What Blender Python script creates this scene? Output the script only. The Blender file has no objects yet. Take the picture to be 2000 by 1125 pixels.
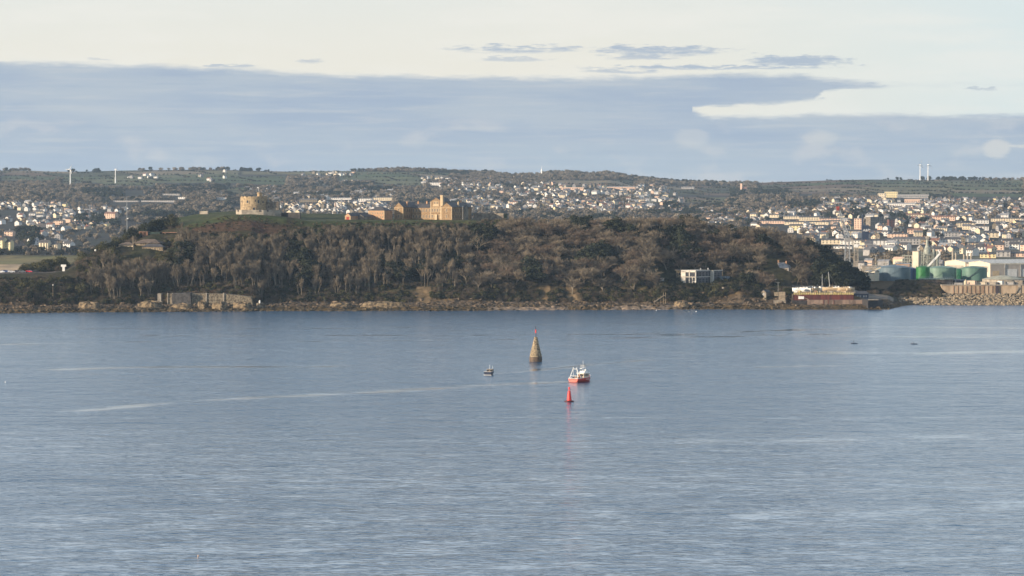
import bpy, math, random
import numpy as np
from mathutils import Vector, Matrix

# ---------------------------------------------------------------- camera, sky, sun, exposure
F = 5500.0      # focal length in photo pixels (photo 2000 wide)
HC = 60.0       # height of the viewpoint over the water
YH = 399.0      # photo row of the horizontal
sc = bpy.context.scene
cam = bpy.data.objects.new('camera', bpy.data.cameras.new('camera'))
sc.collection.objects.link(cam)
cam.location = (0, 0, HC)
cam.rotation_euler = (math.pi/2 - math.atan((562.5-YH)/F), 0, 0)
cam.data.sensor_width = 36
cam.data.lens = F/2000*36
cam.data.clip_start = 1.0
cam.data.clip_end = 40000
sc.camera = cam
sc.view_settings.view_transform = 'Standard'
sc.view_settings.look = 'None'
sc.view_settings.exposure = 0.66
sc.view_settings.gamma = 1.0
sc.cycles.volume_bounces = 1
sc.cycles.max_bounces = 6

SUN_EL = math.radians(12.5)
SUN_AZ = math.radians(-66)      # seen from above: direction to the sun = (sin, -cos) of this angle
to_sun = Vector((math.sin(SUN_AZ)*math.cos(SUN_EL), -math.cos(SUN_AZ)*math.cos(SUN_EL), math.sin(SUN_EL)))
sun = bpy.data.objects.new('sun', bpy.data.lights.new('sun', 'SUN'))
sc.collection.objects.link(sun)
sun.rotation_euler = to_sun.to_track_quat('Z', 'Y').to_euler()
sun.data.energy = 5.0
sun.data.angle = math.radians(0.5)
sun.data.color = (1.0, 0.81, 0.60)

def s2l(r, g, b):
    return tuple(((c/255)/12.92 if c/255 <= .04045 else ((c/255+.055)/1.055)**2.4) for c in (r, g, b))

class NT:
    """small helper to write node expressions"""
    def __init__(s, tree): s.t = tree
    def n(s, typ, **kw):
        nd = s.t.nodes.new(typ)
        for k, v in kw.items(): setattr(nd, k, v)
        return nd
    def put(s, sock, v):
        if isinstance(v, bpy.types.NodeSocket): s.t.links.new(v, sock)
        elif v is not None: sock.default_value = v
    def m(s, op, a, b=None, c=None, clamp=False):
        nd = s.n('ShaderNodeMath', operation=op, use_clamp=clamp)
        s.put(nd.inputs[0], a)
        if b is not None: s.put(nd.inputs[1], b)
        if c is not None: s.put(nd.inputs[2], c)
        return nd.outputs[0]
    def mix(s, f, a, b, blend='MIX'):
        nd = s.n('ShaderNodeMix', data_type='RGBA', blend_type=blend)
        s.put(nd.inputs['Factor'], f)
        A, B = nd.inputs[6], nd.inputs[7]
        s.put(A, a if isinstance(a, bpy.types.NodeSocket) else (*a, 1)); s.put(B, b if isinstance(b, bpy.types.NodeSocket) else (*b, 1))
        return nd.outputs[2]
    def mapr(s, v, a, b, c=0.0, d=1.0, smooth=True):
        nd = s.n('ShaderNodeMapRange', interpolation_type='SMOOTHSTEP' if smooth else 'LINEAR')
        s.put(nd.inputs[0], v)
        for i, q in enumerate((a, b, c, d)): s.put(nd.inputs[i+1], q)
        return nd.outputs[0]
    def comb(s, x, y, z):
        nd = s.n('ShaderNodeCombineXYZ')
        for i, q in enumerate((x, y, z)): s.put(nd.inputs[i], q)
        return nd.outputs[0]
    def noise(s, vec, scale=1.0, detail=4, rough=.55, dist=0.0):
        nd = s.n('ShaderNodeTexNoise')
        if vec is not None: s.put(nd.inputs['Vector'], vec)
        nd.inputs['Scale'].default_value = scale; nd.inputs['Detail'].default_value = detail
        nd.inputs['Roughness'].default_value = rough; nd.inputs['Distortion'].default_value = dist
        return nd.outputs['Fac'], nd.outputs['Color']
    def curve(s, v, pts, x0, x1, y0, y1):
        u = s.mapr(v, x0, x1, 0, 1, smooth=False)
        nd = s.n('ShaderNodeFloatCurve'); s.put(nd.inputs['Value'], u)
        c = nd.mapping.curves[0]
        pp = [((x-x0)/(x1-x0), (y-y0)/(y1-y0)) for x, y in pts]
        c.points[0].location = pp[0]; c.points[1].location = pp[-1]
        for q in pp[1:-1]: c.points.new(*q)
        for q in c.points: q.handle_type = 'VECTOR'
        nd.mapping.update()
        return s.m('MULTIPLY_ADD', nd.outputs[0], y1-y0, y0)

w = bpy.data.worlds.new('World'); sc.world = w; w.use_nodes = True
w.node_tree.nodes.clear()
T = NT(w.node_tree)
sky = T.n('ShaderNodeTexSky', sky_type='NISHITA', sun_disc=False)
sky.sun_elevation = SUN_EL
sky.sun_rotation = math.atan2(to_sun.x, to_sun.y)
sky.air_density = 1.0; sky.dust_density = 1.0; sky.ozone_density = 1.0
bg1 = T.n('ShaderNodeBackground'); bg1.inputs['Strength'].default_value = 0.1
T.t.links.new(sky.outputs[0], bg1.inputs[0])
# clouds: laid out by compass direction and height above the horizon (units: 1/5500 rad)
tc = T.n('ShaderNodeTexCoord'); sp = T.n('ShaderNodeSeparateXYZ'); T.t.links.new(tc.outputs['Generated'], sp.inputs[0])
AZ = T.m('MULTIPLY_ADD', T.m('ARCTAN2', sp.outputs[0], sp.outputs[1]), F, 1000.0)
EL = T.m('MULTIPLY_ADD', sp.outputs[2], -F, YH)
wf, wc = T.noise(T.comb(T.m('MULTIPLY', AZ, 1/90), T.m('MULTIPLY', EL, 1/22), 3.0), 1.0, 6, .6)
wf2, _ = T.noise(T.comb(T.m('MULTIPLY', AZ, 1/420), T.m('MULTIPLY', EL, 1/70), 9.0), 1.0, 4, .6)
wf3, _ = T.noise(T.comb(T.m('MULTIPLY', AZ, 1/34), T.m('MULTIPLY', EL, 1/5), 5.0), 1.0, 6, .65)
ELn = T.m('ADD', T.m('ADD', EL, T.m('MULTIPLY_ADD', wf, 22.0, -11.0)), T.m('MULTIPLY_ADD', wf3, 15.0, -7.5))
top1 = T.curve(AZ, [(-1500, 118), (0, 124), (250, 130), (500, 136), (560, 143), (900, 151), (1200, 152), (1400, 145), (1560, 147), (1640, 159), (1740, 171), (3500, 171)], -1500, 3500, 0, 600)
bot1 = T.curve(AZ, [(-1500, 590), (1335, 590), (1350, 212), (1400, 208), (1500, 204), (1585, 198), (1605, 180), (1740, 171), (3500, 160)], -1500, 3500, 0, 600)
top2 = T.curve(AZ, [(-1500, 250), (1300, 200), (1345, 212), (1380, 227), (1500, 229), (1600, 224), (2000, 228), (2500, 214), (3500, 205)], -1500, 3500, 0, 600)
b1 = T.m('MULTIPLY', T.mapr(T.m('SUBTRACT', ELn, top1), -7, 11), T.mapr(T.m('SUBTRACT', bot1, ELn), -4, 6))
b2 = T.mapr(T.m('SUBTRACT', ELn, top2), -6, 10)
mask = T.m('MAXIMUM', b1, b2)
for cx, cy, rx, ry, k in [(1010, 97, 150, 10, 1), (1000, 117, 85, 7, .7), (1290, 102, 135, 13, 1), (1255, 113, 90, 7, .9), (1400, 133, 290, 5, 1),
                       (1555, 122, 115, 13, 1), (1215, 140, 90, 7, .9), (1912, 177, 42, 3, .8), (205, 120, 30, 3, .6), (607, 123, 30, 4, .6), (445, 131, 70, 5, .9), (1490, 193, 120, 12, 1.15), (1640, 172, 110, 7, 1)]:
    dx = T.m('DIVIDE', T.m('SUBTRACT', AZ, cx), rx); dy = T.m('DIVIDE', T.m('SUBTRACT', ELn, cy), ry)
    q = T.m('SUBTRACT', 1.0, T.m('ADD', T.m('MULTIPLY', dx, dx), T.m('MULTIPLY', dy, dy)))
    q = T.m('ADD', q, T.m('ADD', T.m('MULTIPLY_ADD', wf3, 3.4, -1.75), T.m('MULTIPLY_ADD', wf, 2.4, -1.25)))
    mask = T.m('MAXIMUM', mask, T.mapr(q, -0.1, 1.0, 0, k*.85))
cream = T.mix(T.mapr(AZ, 1100, 2300), s2l(235, 231, 218), s2l(216, 229, 229))
cream = T.mix(T.mapr(EL, 180, -120, 0, .6), cream, s2l(214, 226, 229))
cream = T.mix(T.mapr(EL, -40, -420), cream, (1.0, 1.16, 1.32))  # unseen sky above the view, brightened and blued to lift the water's reflections
cream = T.mix(T.m('MULTIPLY', T.mapr(wf2, .4, .7, 0, .5), T.mapr(EL, -100, 0)), cream, s2l(238, 236, 228))
ccol = T.mix(T.mapr(wf2, .35, .68), s2l(165, 180, 199), s2l(180, 191, 202))
lowm = T.m('MULTIPLY', T.mapr(EL, 230, 330), T.mapr(wf2, .3, .7, .25, 1))
ccol = T.mix(lowm, ccol, s2l(174, 188, 201))
st, _ = T.noise(T.comb(T.m('MULTIPLY', AZ, 1/260), T.m('MULTIPLY', EL, 1/16), 41.0), 1.0, 5, .6)
ccol = T.mix(T.mapr(st, .48, .72, 0, .75), ccol, s2l(191, 198, 204)); ccol = T.mix(T.mapr(st, .46, .25, 0, .5), ccol, s2l(157, 174, 195))
pf, _ = T.noise(T.comb(T.m('MULTIPLY', AZ, 1/110), T.m('MULTIPLY', EL, 1/55), 21.0), 1.0, 5, .5)
ccol = T.mix(T.m('MULTIPLY', T.mapr(pf, .52, .72, 0, .55), T.mapr(EL, 215, 260)), ccol, s2l(208, 208, 208))
for cx, cy, rx, ry in [(1935, 290, 32, 24), (1600, 270, 38, 22), (1990, 287, 40, 3), (1350, 270, 40, 20)]:
    dx = T.m('DIVIDE', T.m('SUBTRACT', AZ, cx), rx); dy = T.m('DIVIDE', T.m('SUBTRACT', ELn, cy), ry)
    q = T.m('SUBTRACT', T.m('MULTIPLY_ADD', wf, 1.2, .45), T.m('ADD', T.m('MULTIPLY', dx, dx), T.m('MULTIPLY', dy, dy)))
    ccol = T.mix(T.mapr(q, 0, .7, 0, .8 if cx > 1900 else .35), ccol, s2l(214, 214, 210))
col = T.mix(mask, cream, ccol)
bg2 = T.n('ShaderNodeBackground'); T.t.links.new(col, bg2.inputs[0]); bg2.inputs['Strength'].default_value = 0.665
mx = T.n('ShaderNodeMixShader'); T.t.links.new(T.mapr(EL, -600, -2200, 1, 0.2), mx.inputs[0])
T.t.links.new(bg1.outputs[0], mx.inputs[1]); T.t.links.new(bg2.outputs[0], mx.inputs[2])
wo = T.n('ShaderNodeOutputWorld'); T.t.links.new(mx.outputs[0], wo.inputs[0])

# ---------------------------------------------------------------- helpers
R = random.Random(11)
NR = np.random.default_rng(5)
C = sc.collection
def X(px, D): return (px-1000)/F*D
def Z(py, D): return HC + (YH-py)/F*D

def tag(o, label=None, cat=None, group=None, kind=None):
    if label: o['label'] = label
    if cat: o['category'] = cat
    if group: o['group'] = group
    if kind: o['kind'] = kind
    return o
def empty(name, loc, rz=0.0, label=None, cat=None, group=None):
    o = bpy.data.objects.new(name, None); C.objects.link(o)
    o.location = loc; o.rotation_euler = (0, 0, rz); o.empty_display_size = 1
    return tag(o, label, cat, group)

class MB:
    """collects shapes into one mesh"""
    def __init__(s): s.v = []; s.f = []; s.mi = []; s.cur = 0
    def add(s, vs, fs):
        b = len(s.v); s.v += [tuple(q) for q in vs]
        for f in fs: s.f.append([b+i for i in f]); s.mi.append(s.cur)
        return s
    def box(s, x0, x1, y0, y1, z0, z1):
        return s.add([(x0,y0,z0),(x1,y0,z0),(x1,y1,z0),(x0,y1,z0),(x0,y0,z1),(x1,y0,z1),(x1,y1,z1),(x0,y1,z1)],
              [(0,3,2,1),(4,5,6,7),(0,1,5,4),(1,2,6,5),(2,3,7,6),(3,0,4,7)])
    def bar(s, a, b, w, w2=None):
        a = Vector(a); b = Vector(b); d = (b-a).normalized(); w2 = w if w2 is None else w2
        u = d.cross(Vector((0,0,1))) if abs(d.z) < .95 else d.cross(Vector((1,0,0)))
        u.normalize(); v = d.cross(u)
        P = [a+u*w/2+v*w/2, a-u*w/2+v*w/2, a-u*w/2-v*w/2, a+u*w/2-v*w/2, b+u*w2/2+v*w2/2, b-u*w2/2+v*w2/2, b-u*w2/2-v*w2/2, b+u*w2/2-v*w2/2]
        return s.add(P, [(0,1,2,3),(7,6,5,4),(0,4,5,1),(1,5,6,2),(2,6,7,3),(3,7,4,0)])
    def tube(s, a, b, r0, r1, n=8, cap=True):
        a = Vector(a); b = Vector(b); d = (b-a).normalized()
        u = d.cross(Vector((0,0,1))) if abs(d.z) < .95 else d.cross(Vector((1,0,0)))
        u.normalize(); v = d.cross(u); P = []
        for c, r in ((a, r0), (b, r1)):
            for i in range(n):
                t = 2*math.pi*i/n; P.append(c+u*math.cos(t)*r+v*math.sin(t)*r)
        fs = [(i, n+i, n+(i+1)%n, (i+1)%n) for i in range(n)]
        if cap: fs += [tuple(range(n)), tuple(range(2*n-1, n-1, -1))]
        return s.add(P, fs)
    def lathe(s, prof, n=32, c=(0,0,0), cap=True, a0=0, a1=2*math.pi):
        P = []; full = abs(a1-a0-2*math.pi) < 1e-6; m = n if full else n+1
        for r, z in prof:
            for i in range(m):
                t = a0+(a1-a0)*i/n; P.append((c[0]+r*math.cos(t), c[1]+r*math.sin(t), c[2]+z))
        fs = []
        for k in range(len(prof)-1):
            for i in range(n): fs.append((k*m+i, k*m+(i+1)%m, (k+1)*m+(i+1)%m, (k+1)*m+i))
        if cap and full: fs += [tuple(range(m-1,-1,-1)), tuple(range((len(prof)-1)*m, len(prof)*m))]
        return s.add(P, fs)
    def prism(s, outline, y0, y1):
        """outline in (x,z), extruded along y"""
        n = len(outline); P = [(x,y0,z) for x,z in outline]+[(x,y1,z) for x,z in outline]
        return s.add(P, [tuple(range(n)), tuple(range(2*n-1,n-1,-1))]+[(i, i+n, (i+1)%n+n, (i+1)%n) for i in range(n)])
    def xprism(s, outline, x0, x1):
        """outline in (y,z), extruded along x"""
        n = len(outline); P = [(x0,y,z) for y,z in outline]+[(x1,y,z) for y,z in outline]
        return s.add(P, [tuple(range(n-1,-1,-1)), tuple(range(n,2*n))]+[(i, (i+1)%n, (i+1)%n+n, i+n) for i in range(n)])
    def gable(s, x0, x1, y0, y1, z0, h, ov=.3, th=.18, axis='x'):
        """two roof slabs; ridge runs along axis"""
        if axis == 'x':
            ym = (y0+y1)/2; k = h/((y1-y0)/2); e = ov*k
            s.xprism([(y0-ov, z0-e), (ym, z0+h), (ym, z0+h+th), (y0-ov, z0-e+th)], x0-ov, x1+ov)
            s.xprism([(y1+ov, z0-e), (y1+ov, z0-e+th), (ym, z0+h+th), (ym, z0+h)], x0-ov, x1+ov)
        else:
            xm = (x0+x1)/2; k = h/((x1-x0)/2); e = ov*k
            s.prism([(x0-ov, z0-e), (xm, z0+h), (xm, z0+h+th), (x0-ov, z0-e+th)], y0-ov, y1+ov)
            s.prism([(x1+ov, z0-e), (x1+ov, z0-e+th), (xm, z0+h+th), (xm, z0+h)], y0-ov, y1+ov)
        return s
    def hip(s, x0, x1, y0, y1, z0, h, ov=.35):
        x0 -= ov; x1 += ov; y0 -= ov; y1 += ov; d = min(x1-x0, y1-y0)/2
        if x1-x0 >= y1-y0: a = (x0+d, (y0+y1)/2); b = (x1-d, (y0+y1)/2)
        else: a = ((x0+x1)/2, y0+d); b = ((x0+x1)/2, y1-d)
        P = [(x0,y0,z0),(x1,y0,z0),(x1,y1,z0),(x0,y1,z0),(a[0],a[1],z0+h),(b[0],b[1],z0+h)]
        if x1-x0 >= y1-y0: fs = [(0,1,5,4),(1,2,5),(2,3,4,5),(3,0,4)]
        else: fs = [(0,1,4),(1,2,5,4),(2,3,5),(3,0,4,5)]
        return s.add(P, fs+[(3,2,1,0)])
    def mesh(s, name, mats, smooth=False):
        me = bpy.data.meshes.new(name); me.from_pydata(s.v, [], s.f)
        for m_ in (mats if isinstance(mats, (list, tuple)) else [mats]): me.materials.append(m_)
        if any(s.mi): me.polygons.foreach_set('material_index', s.mi)
        if smooth: me.polygons.foreach_set('use_smooth', [True]*len(s.f))
        me.update(); return me
    def build(s, name, mats, parent=None, smooth=False, loc=None, rz=None):
        o = bpy.data.objects.new(name, s.mesh(name, mats, smooth)); C.objects.link(o)
        if parent is not None: o.parent = parent
        if loc is not None: o.location = loc
        if rz is not None: o.rotation_euler = (0, 0, rz)
        return o
def link(name, me, parent=None, loc=(0,0,0)):
    o = bpy.data.objects.new(name, me); C.objects.link(o); o.location = loc
    if parent is not None: o.parent = parent
    return o
def fast_mesh(name, V, Fq, mats, smooth=False, mi=None, n=4):
    """numpy arrays -> mesh with all faces of n corners"""
    me = bpy.data.meshes.new(name); V = np.asarray(V, dtype=np.float32); Fq = np.asarray(Fq, dtype=np.int32)
    me.vertices.add(len(V)); me.vertices.foreach_set('co', V.ravel())
    me.loops.add(Fq.size); me.loops.foreach_set('vertex_index', Fq.ravel())
    me.polygons.add(len(Fq)); me.polygons.foreach_set('loop_start', np.arange(0, Fq.size, n, dtype=np.int32))
    for m_ in mats: me.materials.append(m_)
    if mi is not None: me.polygons.foreach_set('material_index', np.asarray(mi, dtype=np.int32))
    if smooth: me.polygons.foreach_set('use_smooth', np.ones(len(Fq), dtype=bool))
    me.update(calc_edges=True); me.validate(); return me

def vn(x, y, seed=0):
    """value noise, numpy, -1..1"""
    x = np.asarray(x, float); y = np.asarray(y, float)
    xi = np.floor(x).astype(np.int64); yi = np.floor(y).astype(np.int64); fx = x-xi; fy = y-yi
    fx = fx*fx*(3-2*fx); fy = fy*fy*(3-2*fy)
    def h(a, b):
        n = (a*374761393 + b*668265263 + seed*2147483647) & 0xffffffff
        n = ((n ^ (n >> 13))*1274126177) & 0xffffffff
        return ((n ^ (n >> 16)) & 0xffff)/32767.5-1
    return (h(xi,yi)*(1-fx)+h(xi+1,yi)*fx)*(1-fy)+(h(xi,yi+1)*(1-fx)+h(xi+1,yi+1)*fx)*fy
def fbm(x, y, seed=0, o=4):
    r = 0; a = 1; t = 0
    for k in range(o): r = r+a*vn(x*2**k, y*2**k, seed+k); t += a; a *= .5
    return r/t

MATS = {}
def mat(name, col, rough=.85, var=.25, scale=.6, bump=0.0, col2=None, rnd=0.0, metal=0.0, spec=.3, stretch=(1,1,1), bdist=.1):
    """surface whose base colour wanders between col and col2 with a noise; rnd varies it from object to object"""
    if name in MATS: return MATS[name]
    m = bpy.data.materials.new(name); m.use_nodes = True; t = NT(m.node_tree)
    b = m.node_tree.nodes['Principled BSDF']
    tc = t.n('ShaderNodeTexCoord'); mp = t.n('ShaderNodeMapping'); mp.inputs['Scale'].default_value = stretch
    t.t.links.new(tc.outputs['Object'], mp.inputs[0])
    f, c = t.noise(mp.outputs[0], scale, 5, .6)
    col2 = col2 or tuple(max(0, q*(1-var*1.6)) for q in col)
    hi = tuple(min(.95, q*(1+var*.5)) for q in col)
    k = t.mix(t.mapr(f, .36, .64), col2, hi)
    if rnd:
        oi = t.n('ShaderNodeObjectInfo')
        k = t.mix(1.0, k, t.comb(*[t.mapr(oi.outputs['Random'], 0, 1, 1-rnd, 1+rnd*.8*q, smooth=False) for q in (1, .8, .5)]), 'MULTIPLY')
    t.t.links.new(k, b.inputs['Base Color'])
    b.inputs['Roughness'].default_value = rough; b.inputs['Metallic'].default_value = metal
    b.inputs['Specular IOR Level'].default_value = spec
    if bump:
        bn = t.n('ShaderNodeBump'); bn.inputs['Strength'].default_value = bump; bn.inputs['Distance'].default_value = bdist
        t.t.links.new(f, bn.inputs['Height']); t.t.links.new(bn.outputs[0], b.inputs['Normal'])
    MATS[name] = m; return m
# ---------------------------------------------------------------- headland terrain
# per photo column: shore D0, cliff foot Dc, cliff top height zc, terrace end Dt zt, ridge Dr R, plateau end Dp zp
HT = np.array([
 (-900,1540,1590,10,1600,13,1640,21,1720,20),
 (0,1549,1590,10,1604,13,1640,19.4,1700,19.5),
 (100,1556,1596,8,1610,12,1648,19.8,1730,20.2),
 (128,1558,1598,8,1611,11,1652,20.8,1735,21.5),
 (150,1560,1600,7,1612,10,1662,24,1740,26),
 (200,1564,1605,6,1615,9,1685,31,1750,33),
 (250,1566,1608,6,1620,9,1700,36,1770,40),
 (292,1568,1612,6,1622,10,1712,41,1790,48),
 (304,1568,1618,8.6,1632,11,1715,42,1790,49),
 (320,1571,1618,9,1632,11.5,1722,44,1790,51),
 (400,1575,1618,9.4,1632,12,1732,50,1800,54.5),
 (440,1577,1618,9.2,1632,12,1735,53,1830,55.5),
 (492,1579,1618,8,1632,11,1735,53.5,1850,55.5),
 (515,1580,1630,5,1642,8,1735,53,1850,55),
 (560,1582,1634,6,1645,9,1735,51.5,1860,54.5),
 (600,1582,1635,6,1645,9,1735,49.5,1860,54),
 (700,1584,1640,7,1650,10,1740,49.3,1860,53.5),
 (760,1585,1640,7,1650,10,1745,50,1860,50.8),
 (920,1586,1640,8,1650,10,1745,50,1850,50.5),
 (1050,1594,1645,9,1655,12,1745,46.5,1850,47),
 (1150,1596,1645,9,1655,11,1745,44.5,1850,45),
 (1265,1600,1645,9,1655,12,1745,44.5,1840,44),
 (1290,1602,1638,11.5,1688,14,1748,45,1840,44),
 (1350,1606,1638,12,1690,14,1750,44.5,1840,43),
 (1400,1608,1638,12,1690,14,1750,38.5,1840,38),
 (1450,1608,1638,12,1690,13.5,1745,35.5,1830,35),
 (1500,1606,1640,9,1690,12,1740,37,1830,36),
 (1545,1604,1640,9,1692,11,1735,33,1820,33),
 (1552,1602,1634,8.6,1690,9,1735,32.5,1820,32),
 (1600,1602,1634,8.6,1690,9,1735,24,1815,24),
 (1640,1602,1634,8.6,1690,9,1728,15,1810,15),
 (1668,1602,1634,8.6,1690,9,1720,9,1800,9),
 (1690,1602,1634,5.2,1690,6,1715,7,1790,6),
 (1735,1606,1636,4.8,1685,5,1710,6,1780,4),
 (1752,1640,1660,1.5,1685,3,1700,4,1760,2),
 (1790,1690,1710,-4,1720,-5,1730,-6,1740,-6)], float)
HCOL = [np.copy(HT[:, i]) for i in range(10)]
def hrow(px): return [np.interp(px, HCOL[0], HCOL[i]) for i in range(1, 10)]
def gz(px, D):
    """height of the headland at photo column px and distance D"""
    px = np.asarray(px, float); D = np.asarray(D, float)
    D0, Dc, zc, Dt, zt, Dr, Rr, Dp, zp = hrow(px)
    x = X(px, D)
    wob = 6*fbm(x/22, D*0+3.3, 5, 3)*np.where((px > 1540), 0.1, 1.0)*np.where((px>300)&(px<500), .4, 1)
    D0 = D0+wob*.5; Dc = Dc+wob
    ks = [(D0-60, -6), (D0, -.15), (D0+.45*(Dc-D0), 1.3), (Dc, 2.6), (Dc+5, zc*.75), (Dc+9, zc), (Dt, zt), (Dt+.5*(Dr-Dt), zt+.53*(Rr-zt)), (Dr, Rr), (Dp, zp), (Dp+160, -7), (Dp+5000, -7)]
    z = np.full(np.broadcast(px, D).shape, -6.0)
    for (a, za), (b, zb) in zip(ks[:-1], ks[1:]):
        t = np.clip((D-a)/np.maximum(b-a, .1), 0, 1)
        z = np.where(D >= a, za+(zb-za)*t, z)
    slope = np.clip((D-Dt)/15, 0, 1)*np.clip((Dr-D)/20, 0, 1)
    z = z+slope*1.6*fbm(x/18, D/18, 9, 3)
    rock = np.clip((D-D0+4)/8, 0, 1)*np.clip((Dc+3-D)/5, 0, 1)
    rk = np.where((px > 1560)&(px<1700), .5, 1.0)
    z = z+rock*rk*(1.3*np.abs(fbm(x/6, D/4, 15, 4))*2-.5)
    return z
def lerp3(a, b, t): return np.asarray(a)[None]*(1-t[:, None])+np.asarray(b)[None]*t[:, None]

pxs = np.concatenate([np.arange(-900, 0, 14), np.arange(0, 1795, 2.2)])
Ds = np.concatenate([np.arange(1530, 1600, 1.6), np.arange(1600, 1660, 1.2), np.arange(1660, 1770, 3), np.arange(1770, 2040, 9)])
PX, DD = np.meshgrid(pxs, Ds)
ZZ = gz(PX, DD)
V = np.stack([X(PX, DD), DD, ZZ], -1).reshape(-1, 3)
nx, ny = len(pxs), len(Ds)
ii = (np.arange(ny-1)[:, None]*nx+np.arange(nx-1)[None]).ravel()
FQ = np.stack([ii, ii+1, ii+nx+1, ii+nx], -1)
px_, D_, z_ = PX.ravel(), DD.ravel(), ZZ.ravel()
x_ = V[:, 0]
n1 = np.clip(.5+fbm(x_/9, D_/9, 31, 4), 0, 1); n2 = np.clip(.5+fbm(x_/3, D_/2.0, 37, 3), 0, 1)
D0, Dc, zc, Dt, zt, Dr, Rr, Dp, zp = hrow(px_)
soil = lerp3((.055,.045,.028), (.035,.038,.018), n1)
grass = lerp3((.036,.052,.020), (.078,.082,.036), n1)
rock = lerp3((.045,.036,.026), (.15,.115,.078), n2); weed = lerp3((.05,.036,.018), (.12,.085,.04), n2)
cliff = lerp3((.06,.048,.03), (.20,.14,.075), n1); cliff = cliff*(.55+.6*n2[:, None])
sand = lerp3((.17,.13,.095), (.30,.235,.17), n2)
col = soil.copy()
def put(m_, c_):
    global col
    col = np.where(m_[:, None], c_, col)
put((D_ < Dc+4), rock)
put((D_ < Dc) & (z_ < 1.5+.7*n1), weed)
put(((px_ > 950)&(px_ < 1110)|(px_ > 1180)&(px_ < 1330)) & (D_ < D0+22) & (z_ < 2.2), sand)
put((D_ > Dc) & (D_ < Dc+10), cliff*.9)
ochre = np.zeros(len(px_), bool)
for a_, b_ in ((812,842),(1052,1074),(1106,1136),(1356,1380)): ochre |= (px_ > a_)&(px_ < b_)
put(ochre & (D_ > Dc-2) & (D_ < Dc+14), lerp3((.09,.07,.04), (.20,.145,.085), n2))
put((D_ > Dr-9) & (px_ > 345) & (px_ < 1130) & ~((px_ > 560)&(px_ < 575)), grass)
put((D_ > Dc+12) & (D_ < Dt+4) & (px_ > 1278) & (px_ < 1480), grass*.8)
put((D_ > Dr+6) & (px_ < 110), lerp3((.09,.08,.07), (.13,.115,.1), n1))
put((D_ > Dc+8) & (D_ < Dt+4) & (px_ > 1548) & (px_ < 1745), lerp3((.16,.14,.12), (.24,.21,.17), n1))
put((px_ > 375)&(px_ < 560)&(D_ > Dr-26)&(D_ < Dr-9), lerp3((.085,.045,.03), (.06,.045,.028), n1))

def terrain_mat(name, sc1=.35, bump=.5, bd=.5):
    m = bpy.data.materials.new(name); m.use_nodes = True; t = NT(m.node_tree); b = m.node_tree.nodes['Principled BSDF']
    at = t.n('ShaderNodeAttribute', attribute_name='Col'); tc = t.n('ShaderNodeTexCoord')
    f, _ = t.noise(tc.outputs['Object'], sc1, 6, .65)
    k = t.mix(1.0, at.outputs['Color'], t.mix(t.mapr(f, .3, .7), (.55,.55,.58), (1.35,1.3,1.25)), 'MULTIPLY')
    t.t.links.new(k, b.inputs['Base Color']); b.inputs['Roughness'].default_value = .95; b.inputs['Specular IOR Level'].default_value = .1
    bn = t.n('ShaderNodeBump'); bn.inputs['Strength'].default_value = bump; bn.inputs['Distance'].default_value = bd
    t.t.links.new(f, bn.inputs['Height']); t.t.links.new(bn.outputs[0], b.inputs['Normal'])
    return m
M_land = terrain_mat('headland_ground'); M_hill = terrain_mat('hill_ground', .03, .4, 2.0)
def terrain(name, V, FQ, col, m_):
    me = fast_mesh(name, V, FQ, [m_], smooth=True)
    a = me.color_attributes.new('Col', 'FLOAT_COLOR', 'POINT')
    a.data.foreach_set('color', np.concatenate([col, np.ones((len(col), 1))], 1).astype(np.float32).ravel())
    o = link(name, me); tag(o, kind='structure'); return o
terrain('headland', V, FQ, col, M_land)

# ---------------------------------------------------------------- far country: bay shore, docks ground, town hill, far hills
RID = np.array([(-900,338),(0,333),(60,333),(100,335),(160,335),(240,333),(320,332),(420,331),(480,333),(560,335),(620,334),(700,334),(760,332),(800,331),(860,333),(900,336),(960,338),(1000,342),(1050,342),(1080,338),(1110,337),(1150,340),(1190,338),(1230,346),(1300,353),(1330,356),(1400,358),(1470,358),(1500,356),(1560,354),(1640,351.5),(1700,350.5),(1800,351),(1870,349.5),(1950,351),(2000,350),(2900,354)], float)
DRG = 6800.0
def bz(px, D):
    px = np.asarray(px, float); D = np.asarray(D, float); x = X(px, D)
    r = np.where(D > 1850, np.clip((px-1500)/110, 0, 1), np.clip((px-1700)/60, 0, 1)); r = r*r*(3-2*r)               # 0 left (bay) .. 1 right (docks)
    zr = Z(np.interp(px, RID[:, 0], RID[:, 1]), DRG)
    left = np.interp(D, [0, 2440, 2500, 2600, 2700, 2760, 2900, 6800], [-5, -5, 0, 4.2, 11, 14, 15, 0])
    right = np.interp(D, [0, 1671, 1677, 1712, 1722, 1800, 2350, 2900, 6800], [-5, -5, -.5, 5.4, 7.0, 8.6, 10, 15, 0])
    mound = 3.5*np.exp(-((px-1765)/62)**2)*np.exp(-((D-1750)/22)**2)
    right = right+np.where(D < 1900, mound, 0)
    t = np.clip((D-2900)/(DRG-2900), 0, 1)
    hill = 15+(zr-15)*(t**1.22)
    amp = np.sin(np.pi*np.clip(t, 0, 1))
    hill = hill+amp*(7*fbm(x/520+7, D/620, 3, 3)+2.2*fbm(x/150, D/150, 6, 2))
    low = left*(1-r)+right*r
    z = np.where(D < 2900, low, hill)
    z = np.where(D > DRG, zr-(D-DRG)*.03, z)
    return z
def hit(px, py):
    """distance at which the line of sight through (px,py) meets the far country"""
    D = np.arange(1675. if px > 1700 else 2450., 6900, 6.0)
    yy = YH-(bz(np.full_like(D, px), D)-HC)*F/D
    k = np.nonzero(yy <= py)[0]
    return float(D[k[0]]) if len(k) else 6780.0

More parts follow.
